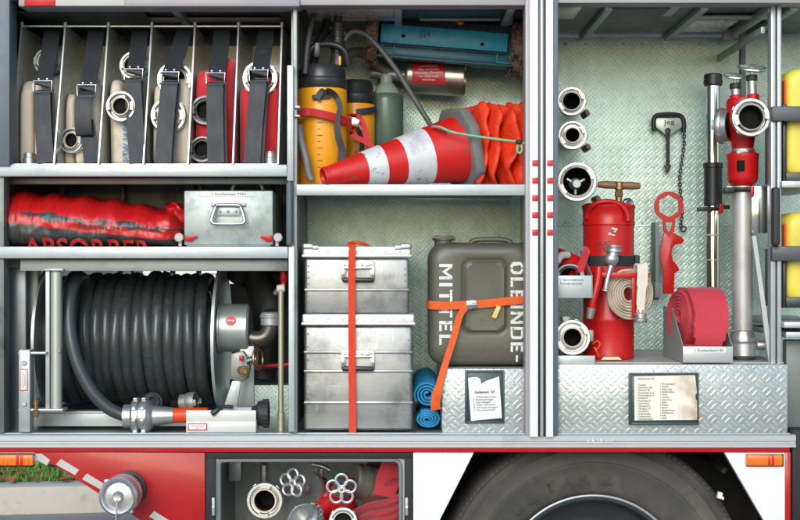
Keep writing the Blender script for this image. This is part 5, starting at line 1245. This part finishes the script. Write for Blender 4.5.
for (x, y0, y1, Y, xt, rw) in ((736, 97, 76, Yp, 734.5, 10.5), (752.5, 96, 68, Yp-.02, 752, 13.5)):
    m = MB(); m.cyl(P(x,y0+3,Y), P(x-.6,y1+12,Y), R(4.6,Y), R(4.3,Y), 20, .002); st = m.build('bonnet', 'cast', sd_)
    m = MB(); m.cyl(P(x-.6,y1+13,Y), P(x-.8,y1+7,Y), R(5.6,Y), None, 16, .002); m.build('gland_nut', 'black', st)
    m = MB(); m.cyl(P(x-.8,y1+8,Y), P(xt,y1-2,Y), R(1.6,Y), None, 12); m.build('spindle', 'cast', st)
    wheel('handwheel', P(xt,y1,Y), (.04,-.36,1), R(rw,Y), sd_, 5)
m = MB(); c = q(190); m.torus(c, Z_, R(11,Yp), .007, 30, 8); m.bp(725, 187, 735, 193, Yp-.06, Yp-.02, .003); m.bp(748,187,757,191,Yp-.05,Yp-.02,.002); m.build('clamp', 'tool', FE)
m = MB(); m.pp([(751,186.5),(754.5,186),(754.5,196),(751,197)], Yp-.07, Yp-.055, .001); m.build('clamp_lever', 'redpaint', FE)

# bucket pump
kp = thing('bucket_pump', 'red metal bucket pump with wooden T handle and coiled hose', 'bucket pump', (W(608,.2), .2, zr))
Yk = .20; xx = W(608.5,Yk); q = lambda y: Vector((xx,Yk,H(y,Yk))); rk_ = R(25.6,Yk); b0 = zr
hh = lambda y: H(y,Yk)-b0
m = MB(); m.lathe([(0,0),(rk_*.96,0),(rk_*.98,.004),(rk_,.010),(rk_*.985,.014),(rk_*.985,hh(322)),(rk_*1.01,hh(320)),(rk_*1.01,hh(318)),(rk_*.985,hh(316)),(rk_*.985,hh(226)),(rk_*1.02,hh(225)),(rk_*1.02,hh(222)),(rk_*1.0,hh(221)),(rk_*1.01,hh(209)),(rk_*1.04,hh(208)),(rk_*1.04,hh(205.5)),(rk_*.98,hh(205)),(rk_*.9,hh(203.5)),(0,hh(203))], (xx,Yk,b0), Z_, 72); can = m.build('can', 'redpaint', kp)
m = MB(); m.lathe([(rk_*.99,hh(266)),(rk_*1.012,hh(265.6)),(rk_*1.012,hh(256.4)),(rk_*.99,hh(256))], (xx,Yk,b0), Z_, 72); m.bp(635,255,640,267,Yk-.03,Yk+.02,.004); m.build('rubber_band', 'strapblack', kp)
m = MB(); m.tube([P(587,218,.16), P(588.5,211,.15), P(594,204.5,.13), P(603,201.5,.12), P(614,202,.12), P(622,206,.12), P(627,213,.12), P(628,221,.12)], .0075, 12, 5); m.build('carry_handle', 'redpaint', kp)
m = MB(); m.cyl(q(210)+Vector((R(10,Yk),0,0)), q(188)+Vector((R(10.5,Yk),0,0)), R(3.6,Yk), R(3.2,Yk), 20); m.cyl(q(197)+Vector((R(10.3,Yk),0,0)), q(191)+Vector((R(10.3,Yk),0,0)), R(4.4,Yk), None, 6, .002); m.cyl(q(190)+Vector((R(10.4,Yk),0,0)), q(182)+Vector((R(10.4,Yk),0,0)), R(3.4,Yk), None, 20, .002)
pr = m.build('pump_rod', 'brass', kp)
g0 = P(597.5,184.5,Yk); g1 = P(640.5,186,Yk); m = MB(); gx = (g1-g0)
m.lathe([(0,0),(.009,.001),(.0105,.008),(.0125,gx.length*.2),(.0118,gx.length*.4),(.0118,gx.length*.6),(.0125,gx.length*.8),(.0105,gx.length-.008),(.009,gx.length-.001),(0,gx.length)], g0, gx, 20); m.build('t_grip', 'wood', pr)
m = MB(); m.cyl(q(190)+Vector((R(10.4,Yk),-.004,0)), q(182)+Vector((R(10.4,Yk),-.004,0)), R(4.3,Yk), None, 18, .002); m.build('grip_ferrule', 'brass', pr)
m = MB(); m.torus(P(628,204.5,.30), (.5,-1,.1), R(4.4,.3), .008, 24, 10); m.build('eye_bolt', 'chrome', kp)
m = MB(); m.lathe([(0,0),(.016,0),(.016,.004)], P(628.5,204.5,.305), (.5,-1,.1), 20); m.build('eye_hole', 'void', kp)
def wrapcan(w):
    dx = w.x-xx; return Vector((w.x, Yk-math.sqrt(max(1e-6,(rk_*1.0)**2-dx*dx))-.0012, w.z))
text('HUIT\n(T)', P(605,247,.1), R(11,.1), 'ink', can, R(16,.1), 4, 'handwriting', conform=wrapcan)
m = MB()
for x, y, w_, h_ in ((615.5,229,6,2.2),(611,234,4,2.4),(614.5,235,3,1.4),(616,231.5,2.5,1.2)): 
    c = wrapcan(P(x,y,.1)); m.box(c, (R(w_,.1), .002, R(h_,.1)), .0008, rad(12))
m.jitter(.002, 120); m.build('paint_chip', 'whitebar', can)
# tap
m = MB(); c = P(611.5,259,.07)
m.ell(c, (.022,.02,.022)); m.cyl(c+Vector((.0,0,.0)), P(614,250.5,.07), .018, .017, 20); m.lathe([(.02,0),(.025,.002),(.025,.010),(.02,.012),(.022,.016),(.022,.022),(0,.022)], P(613.6,252.5,.07), (P(614,247,.07)-P(613.6,252.5,.07)), 24); m.cyl(c, c+Vector((0,.06,0)), .014, None, 16)
tap = m.build('tap', 'cast', kp)
m = MB(); m.tube([P(611,266,.045), P(608,276,.04), P(606,287,.04), P(605.5,291,.04)], [.009,.007,.008,.012], 12, 4); m.build('tap_lever', 'cast', tap)
m = MB(); m.bp(602, 272.5, 650, 277.5, .055, .062, .001); m.bp(632, 272.5, 636.2, 318, .057, .064, .001); m.bp(603,274,606,278,.06,.1,.001); m.build('hose_bracket', 'redpaint', kp)
m = MB(); cc = P(629,293.5,.09)
sp_ = []
for i in range(7*36+1):
    f = i/36; a = 2*math.pi*f+1; r_ = R(6.5+f*2.65,.09); sp_.append(cc+Vector((math.cos(a)*r_*.92, .004*math.sin(a*1.3), math.sin(a)*r_*1.04)))
m.tube(sp_, .0042, 8, sq=(.95,3.2), twist_up=Y_)
m.jitter(.004, 22); m.build('coiled_hose', 'cream', kp, sharp=80)
m = MB(); m.ribbon([P(637,276,.085), P(638.5,268,.062), P(640.5,264.5,.045), P(642.5,268,.036), P(642,285,.034), P(640.8,300,.034), P(640.5,313,.036)], [R(10.5,.05)]*4+[R(8.5,.05),R(7.5,.05)], .007, X_, 5); m.build('hose_tail', 'cream', kp)
m = MB(); p_ = P(640.5,322.5,.036); k_ = R(1,.036)
m.lathe([(0,0),(k_*6.4,0),(k_*6.8,k_*1),(k_*6.8,k_*4),(k_*5,k_*5),(k_*5,k_*7),(k_*6,k_*7.5),(k_*6,k_*9),(k_*3.4,k_*10),(k_*3.2,k_*13),(0,k_*13)], p_, Z_, 28); m.build('hose_coupling', 'cast', kp)
m = MB(); m.tube([P(599,268,.08), P(598,280,.07), P(594,296,.06), P(591.5,310,.06)], [R(5,.07),R(4.6,.07),R(4,.07),R(3.6,.07)], 14, 5); sn = m.build('spout', 'redpaint', kp)
m = MB(); m.cyl(P(591.6,308,.06), P(589.5,319,.06), R(4.6,.06), R(3.6,.06), 18, .002); m.build('spout_tip', 'cast_dark', sn)
m = MB(); m.pp([(601,360),(604,357),(619,357),(622,360)], .085, .10, .001); m.build('toe_clip', 'gasket', FE)
# trays at the left of the right locker
def tray(name, label, x0, x1, y0, y1, Y, d, parent_label=None):
    m = MB(); m.bp(x0, y0, x1, y1, Y, Y+.003, .0008); a = P(x0,y0,Y); b = P(x1,y1,Y)
    m.box(((a.x+b.x)/2, Y+d/2, b.z+.002), (b.x-a.x, d-.004, .003)); return m
ty1 = thing('parts_tray', 'small pale metal tray labelled in two lines, fixed above the lower coupling', 'tray', (W(575,.03), .1, H(298,.03)))
m = tray('', '', 552, 592.5, 275.5, 298, .03, .26); a = P(592.5,275.5,.03); b = P(592.5,298,.03)
m.prism([a, b, b+Vector((0,.26,0)), a+Vector((0,.26,.075)), a+Vector((0,.22,.075))], (-.002,0,0)); m.build('tray_sheet', 'alu_pale', ty1)
text('1 Sammelst\u00fcck\nSt\u00fctzkr\u00fcmmer', P(572,281.5,.0285), R(6.2,.03), 'greyink', ty1, R(24,.03), align='LEFT', bold=.01)
hl = thing('branch_connector', 'red branch pipe with a dark coupling lying in the labelled tray', 'connector', (W(572,.15), .15, H(297,.12)))
m = MB(); m.tube([P(553,258,.2), P(566,262,.18), P(576,268,.16), P(580,276,.13)], .035, 18, 5); m.build('branch_pipe', 'redpaint', hl)
storz(hl, P(570,277,.09), (-.1,-1,.45), R(15,.1), .05, 'black', 'cast_dark', bore=.62)
m = MB(); m.tube([P(579,274,.1), P(583,262,.12), P(586,252,.16), P(588,246,.22)], .012, 14, 5); m.build('hose_loop', 'redhose', hl)
m = MB(); m.tube([P(556,263,.1), P(561,256,.12), P(568,255,.14)], .012, 12, 5); m.build('white_piece', 'whitebar', hl)
lc = thing('lower_coupling', 'grey coupling with a wide cream seal standing behind the small plain tray', 'coupling', (W(573,.06), .1, zr))
storz(lc, P(572.5,337.5,.05), (-.05,-1,.04), R(18,.05), .06, 'gasket', 'cast', bore=.48, roll=.6)
m = MB(); m.cyl(P(573.5,338,.15), P(575,340,.42), R(14,.1), R(13,.1), 28); m.build('tube', 'zinc', lc)
m = MB(); m.bp(562,316.5,571,322,.06,.10,.003); m.cyl(P(566,319,.055), P(566,319,.1), .008, None, 12); m.build('catch', 'cast_dark', lc); m = MB(); m.bp(588,330,594,342,.06,.11,.004); m.build('catch', 'cast_dark', lc)
m = MB(); m.tube([P(593,344,.05), P(597,341,.04), P(600,344,.04), P(597,349,.035), P(594,347,.04), P(597,352,.035), P(599,357,.04)], .0022, 8, 5); m.build('red_cord', 'webbing', lc)
ty2 = thing('parts_tray', 'small plain metal tray edge in front of the lowest coupling', 'tray', (W(573,.03), .08, zr))
m = tray('', '', 554, 595, 355.8, 366.2, .018, .16); m.build('tray_sheet', 'alu_pale', ty2)
# hose roll in its box
hb_ = thing('hose_tray', 'open grey metal tray with sloping sides and a typed label', 'tray', (W(708,.1), .15, zr))
Yq = .012; m = MB(); fr0, fr1 = P(683,346.5,Yq), P(733,346.5,Yq); zb_ = zr; dd = .30
m.box(((fr0.x+fr1.x)/2, Yq+.0012, (fr0.z+zb_)/2), (fr1.x-fr0.x, .0024, fr0.z-zb_), .0006)
ztop_ = H(306, Yq+dd)
for x in (fr0.x, fr1.x-.0024): m.prism([(x,Yq+.0024,zb_), (x,Yq+.0024,fr0.z), (x,Yq+dd*.55,ztop_), (x,Yq+dd,ztop_), (x,Yq+dd,zb_)], (.0024,0,0))
m.box(((fr0.x+fr1.x)/2, Yq+dd, (ztop_+zb_)/2), (fr1.x-fr0.x-.006, .0024, ztop_-zb_)); m.box(((fr0.x+fr1.x)/2, Yq+dd/2, zb_+.002), (fr1.x-fr0.x-.006, dd-.01, .003))
m.build('tray_sheet', mk('grey_tray_sheet', (.46,.49,.48), .42, .45, .1, 8), hb_)
m = MB(); m.bp(692, 347.8, 726, 352.8, Yq-.0012, Yq+.001, .0003); ll = m.build('label', 'paperlabel', hb_)
text('1 Druckschlauch B5', P(709,350.3,Yq-.0018), R(2.8,Yq), 'ink', ll, R(28,Yq), bold=.01)
hrl = thing('rolled_hose', 'faded red flat hose rolled up in the sloping grey tray', 'hose roll', (W(700,.15), .15, zr+.004))
cc = P(694.5,316.5,.15); ax = Vector((-1,-.24,.0)).normalized(); u, t, _ = basis(ax, Z_)   # u horizontal, t up
# spiral cross-section pulled along the roll's axis
half = .056; n = 260; m = MB(); rows = []
tot = 6.6; r_in, r_out = .016, .084
prof = []
for i in range(n):
    f = i/(n-1); a = 2*math.pi*tot*f + 2.0; r_ = r_in+(r_out-r_in)*f + .0018*noise.noise(Vector((f*40,1,1)))
    prof.append((math.cos(a)*r_*1.0, math.sin(a)*r_))
# tail leaves the roll at the front top and hangs down
def pt(c2, h): return cc + u*c2[0] + t*c2[1] + ax*h
th = .0046
for i, c2 in enumerate(prof):
    a_, b_ = prof[max(0,i-1)], prof[min(n-1,i+1)]; d = Vector((b_[0]-a_[0], b_[1]-a_[1])).normalized(); nv = (-d.y*th, d.x*th)
    w_ = half
    rows.append([m.bm.verts.new(v) for v in (pt((c2[0]-nv[0],c2[1]-nv[1]), w_*.94), pt((c2[0]-nv[0]*.6,c2[1]-nv[1]*.6), w_), pt((c2[0]+nv[0]*.6,c2[1]+nv[1]*.6), w_), pt((c2[0]+nv[0],c2[1]+nv[1]), w_*.94), pt((c2[0]+nv[0],c2[1]+nv[1]), -w_*.94), pt((c2[0]+nv[0]*.6,c2[1]+nv[1]*.6), -w_), pt((c2[0]-nv[0]*.6,c2[1]-nv[1]*.6), -w_), pt((c2[0]-nv[0],c2[1]-nv[1]), -w_*.94))])
for A, Bq in zip(rows, rows[1:]):
    for k in range(8): m.face([A[k], A[(k+1)%8], Bq[(k+1)%8], Bq[k]])
m.face(rows[0]); m.face(rows[-1]); m.build('roll', 'pinkhose', hrl, sharp=60)
m = MB(); m.ribbon([P(694,289.5,.18), P(703,290.5,.11), P(708,299,.07), P(711,314,.045), P(710,328,.036), P(709,338,.032), P(708,346,.036), P(708,356,.05)], [.112,.112,.112,.11,.10,.085,.08], .012, -ax, 6); m.jitter(.003, 24); m.build('hose_tail', 'pinkhose', hrl)
m = MB(); m.box(((fr0.x+fr1.x)/2, Yq+.155, zr+.028), (.125, .24, .044), .018, None, 3); m.build('under_fold', 'pinkhose', hrl)
# yellow canisters in the next bay
for (ya, yb_, Y, lab) in ((68, 179, .06, 'lemon yellow canister on the upper shelf at the right edge'), (212, 304, .06, 'lemon yellow canister in a black tray on the lower shelf at the right edge')):
    cn = thing('foam_canister', lab, 'canister', (W(808,Y), Y+.1, H(yb_,Y)), 'yellow canisters in the right bay')
    m = MB(); levels = []
    rows = []
    for (i, y) in ((9,Y), (4,Y+.003), (1,Y+.012), (0,Y+.03), (0,Y+.19), (4,Y+.22)):
        rows.append([m.bm.verts.new(P(x, yy, Y)+Vector((0,y-Y,0))) for x, yy in rrect(786+i, ya+i, 850-i, yb_-i, 13)])
    for A, Bq in zip(rows, rows[1:]):
        for k in range(len(A)): m.face([A[k], A[(k+1)%len(A)], Bq[(k+1)%len(A)], Bq[k]])
    m.face(rows[0]); m.face(rows[-1]); m.build('canister_body', 'lemon', cn, sharp=50)
    m = MB(); m.bp(786, yb_-7, 850, yb_+4, Y-.01, Y+.22, .004); m.bp(783,ya+36,787,yb_+4,Y-.004,Y+.2,.003); m.build('black_tray', 'blackgloss', cn)
    yb2 = 106 if ya < 100 else 246
    m = MB(); m.bp(772, yb2, 850, yb2+15, Y-.045, Y-.02, .004); m.build('retaining_bar', mk('dark_bar', (.055,.065,.075), .45), cn)
    m = MB(); m.bp(784.5, ya+12, 786.2, yb_-10, Y+.0, Y+.03, .001); m.build('orange_edge', 'webbing', cn)

# ------------------------------------------------------------------ lower locker under the sill
zl = .46
lk = thing('hose_tube', 'grey coupling with a cream ring on a tube near the left of the low locker', 'coupling', (W(264,.1), .12, zl))
storz(lk, P(264.5,501,.05), (-.04,-1,.03), R(18.3,.05), .06, 'gasket', 'cast', bore=.56, roll=1.5)
m = MB(); m.cyl(P(265,500,.15), P(268,495,.45), R(13,.1), None, 28); m.bp(262,465,266,482,.2,.22,.002); m.build('tube', 'cast_dark', lk)
vl = thing('dividing_breeching', 'red dividing breeching with flower shaped handwheels and three outlets in the low locker', 'breeching', (W(325,.2), .2, zl))
m = MB(); m.tube([P(306,482,.24), P(316,489,.22), P(328,500,.2), P(345,530,.2)], [R(11,.2),R(12,.2),R(15,.2),R(18,.2)], 24, 5); m.tube([P(346,480,.18), P(346,495,.16), P(344,515,.18), P(342,540,.2)], [R(9,.2),R(10,.2),R(13,.2),R(15,.2)], 24, 5); m.tube([P(322,480,.3), P(321,492,.26), P(324,508,.22)], [R(5,.2),R(6,.2),R(9,.2)], 20, 5); m.tube([P(330,500,.19), P(315,515,.16), P(300,525,.16)], R(12,.2), 20, 4)
m.build('body', 'redpaint', vl)
m = MB(); m.lathe([(0,-.03),(R(7,.16),-.03),(R(7,.16),-.02),(R(15,.16),-.012),(R(15.5,.16),-.004),(R(15,.16),.004),(0,.004)], P(311,488,.17), (-.8,-1,.15), 32); m.cyl(P(305,488,.12), P(299,486,.08), R(5,.1), R(4,.1), 18, .002); m.build('bonnet', 'cast', vl)
def flower(c, axis, r_, parent, name='handwheel'):
    u, t, a = basis(Vector(axis)); m = MB(); c = Vector(c)
    for k in range(5):
        an = 2*math.pi*k/5+math.pi/2; cc = c+(u*math.cos(an)+t*math.sin(an))*r_*.62
        m.tube([cc+(u*math.cos(q)*.40+t*math.sin(q)*.40)*r_*1.02 for q in [j*2*math.pi/24 for j in range(24)]], r_*.105, 8, closed=True, twist_up=a)
    m.lathe([(0,-r_*.1),(r_*.2,-r_*.1),(r_*.2,r_*.1),(0,r_*.1)], c, a, 16)
    o = m.build(name, 'cast', parent)
    m = MB(); m.lathe([(r_*.14,0),(r_*.12,r_*.16),(0,r_*.18)], c, a, 12); m.build('wheel_nut', 'brass', o)
    return o
flower(P(292.5,483,.04), (-.45,-1,.1), R(13.5,.04), vl)
flower(P(341.5,489.5,.02), (0,-1,.05), R(14.5,.02), vl)
m = MB(); m.lathe([(0,0),(R(4,.1),0),(R(4,.1),.03),(R(9,.1),.05),(R(11,.1),.07),(R(11,.1),.10),(0,.10)], P(341.5,490,.04), (.0,1,-.12), 28); m.build('bonnet', 'cast', vl)
storz(vl, P(343,522,.06), (-.02,-1,.12), R(14.5,.06), .06, 'whitebar', 'cast', 'outlet', bore=.6, deep=.35)
m = MB(); m.cyl(P(321.5,482,.3), P(321,469,.3), .010, None, 14); m.tube([P(312,464.5,.3), P(322,466.5,.3), P(330,470.5,.3)], .0085, 12, 3); m.build('t_bar', 'cast', vl)
bc_ = P(301,517,.03); bd_ = Vector((-.5,-.7,.75)).normalized()
m = MB(); m.lathe([(R(8,.05),-.06),(R(17,.05),-.055),(R(18,.05),-.02),(R(18,.05),-.004),(R(15,.05),.002),(R(13,.05),.0)], bc_, bd_, 44); m.build('screw_ring', 'cast', vl)
m = MB(); m.lathe([(R(13.3,.05),-.004),(R(13,.05),.0035),(R(9,.05),.0035),(R(8.8,.05),-.03),(0,-.03)], bc_, bd_, 40); m.build('inner_ring', 'cast', vl)
m = MB(); u, t, a = basis(bd_)
for k in range(5):
    an = k*1.256; dd = u*math.cos(an)+t*math.sin(an); m.box(bc_+dd*R(15.6,.05)-a*.012, (.014,.012,.026), .002)
m.build('green_mark', 'greenmark', vl)
m = MB()
for i in range(22):
    an = -1.1+i*.16; dd = u*math.cos(an)+t*math.sin(an); p = bc_+dd*R(19.5,.05)-a*.02
    m.torus(p, (math.cos(i*1.6),math.sin(i*1.6),.4), .0055, .0016, 12, 6)
m.build('chain', 'cast_dark', vl)
ch_ = thing('hose_connector', 'dull grey coupling barrel joined to the loose red hose in the low locker', 'coupling', (W(366,.3), .3, zl))
m = MB(); c = P(352,480,.26); axx = Vector((1,.5,-.28)).normalized()
m.lathe([(0,0),(R(15,.28),0),(R(17,.28),.006),(R(17,.28),.02),(R(15.4,.28),.022),(R(15.4,.28),.028),(R(17.5,.28),.03),(R(17.5,.28),.05),(R(15.8,.28),.052),(R(15.8,.28),.058),(R(17,.28),.06),(R(17,.28),.075),(R(12,.28),.085),(0,.085)], c, axx, 40); m.build('barrel', mk('dirty_barrel', (.42,.41,.36), .5, .5, .2, 20), ch_)
rh = thing('loose_hose', 'loose folds of red flat hose at the right of the low locker', 'hose', (W(380,.2), .2, zl))
PH = mk('dark_red_hose', (.34,.014,.024), .75, 0, .18, 12, .5, 260, dirt=(.25,.015,.02), dirt_at=(.5,.8), sheen=.3)
m = MB(); m.ribbon([P(364,470,.4), P(371,466,.38), P(375,472,.34), P(377,488,.3), P(380,495,.26), P(388,496,.22), P(396,494,.18), P(410,497,.16)], .13, .010, (.2,1,.3), 6); m.build('upper_fold', PH, rh)
m = MB(); m.ribbon([P(384,496,.14), P(388,480,.13), P(392,470,.13), P(400,462,.14), P(412,452,.2)], [.07,.075,.08,.09], .010, (1,.15,-.3), 5); fo = m.build('printed_fold', 'pinkhose', rh)
for k, (ya, xb) in enumerate(((505,352),(514,356),(522,360),(530,362))):
    m = MB(); m.tube([P(xb,ya+10,.14+.02*k), P(370,ya+2,.10), P(385,ya-1,.08), P(398,ya-6,.08), P(412,ya-16,.12)], R(4.2,.1), 14, 5, sq=(1.5,1)); m.build('lower_fold', PH, rh)
text('FW 20', P(393.5,481,.118), R(20,.12), 'ink', fo, R(5,.12), -75, 'hose_print')
# ------------------------------------------------------------------ light, sky, camera
w = bpy.data.worlds.new('World'); sc.world = w; w.use_nodes = True
nt = w.node_tree; bg = nt.nodes['Background']
SUN_EL, SUN_AZ = 25, 190     # azimuth: 180 = straight behind the camera
sky = nt.nodes.new('ShaderNodeTexSky'); sky.sky_type = 'NISHITA'; sky.sun_disc = False
sky.sun_elevation = rad(SUN_EL); sky.sun_rotation = rad(SUN_AZ); sky.dust_density = .6; sky.air_density = 1.0; sky.ozone_density = 1.0
nt.links.new(sky.outputs[0], bg.inputs['Color']); bg.inputs['Strength'].default_value = .145
L = bpy.data.lights.new('sun', 'SUN'); L.energy = 1.5; L.angle = rad(35); L.color = (1., .985, .96)
lo = bpy.data.objects.new('sun', L); col.objects.link(lo)
az = rad(SUN_AZ); sd = Vector((math.sin(az)*math.cos(rad(SUN_EL)), math.cos(az)*math.cos(rad(SUN_EL)), math.sin(rad(SUN_EL))))
lo.rotation_euler = sd.to_track_quat('Z', 'Y').to_euler(); lo.location = sd*30
cam = bpy.data.cameras.new('camera'); co = bpy.data.objects.new('camera', cam); col.objects.link(co)
co.location = (0, -D, Z0); co.rotation_euler = (rad(90), 0, 0); cam.lens = 60; cam.sensor_width = 36; cam.clip_end = 600; cam.clip_start = .05
sc.camera = co
vs = sc.view_settings; vs.view_transform = 'Standard'; vs.look = 'None'; vs.gamma = 1; vs.use_curve_mapping = False; vs.exposure = .55
sc.cycles.use_denoising = True; sc.cycles.max_bounces = 8; sc.cycles.diffuse_bounces = 5; sc.cycles.glossy_bounces = 5; sc.cycles.sample_clamp_indirect = 6
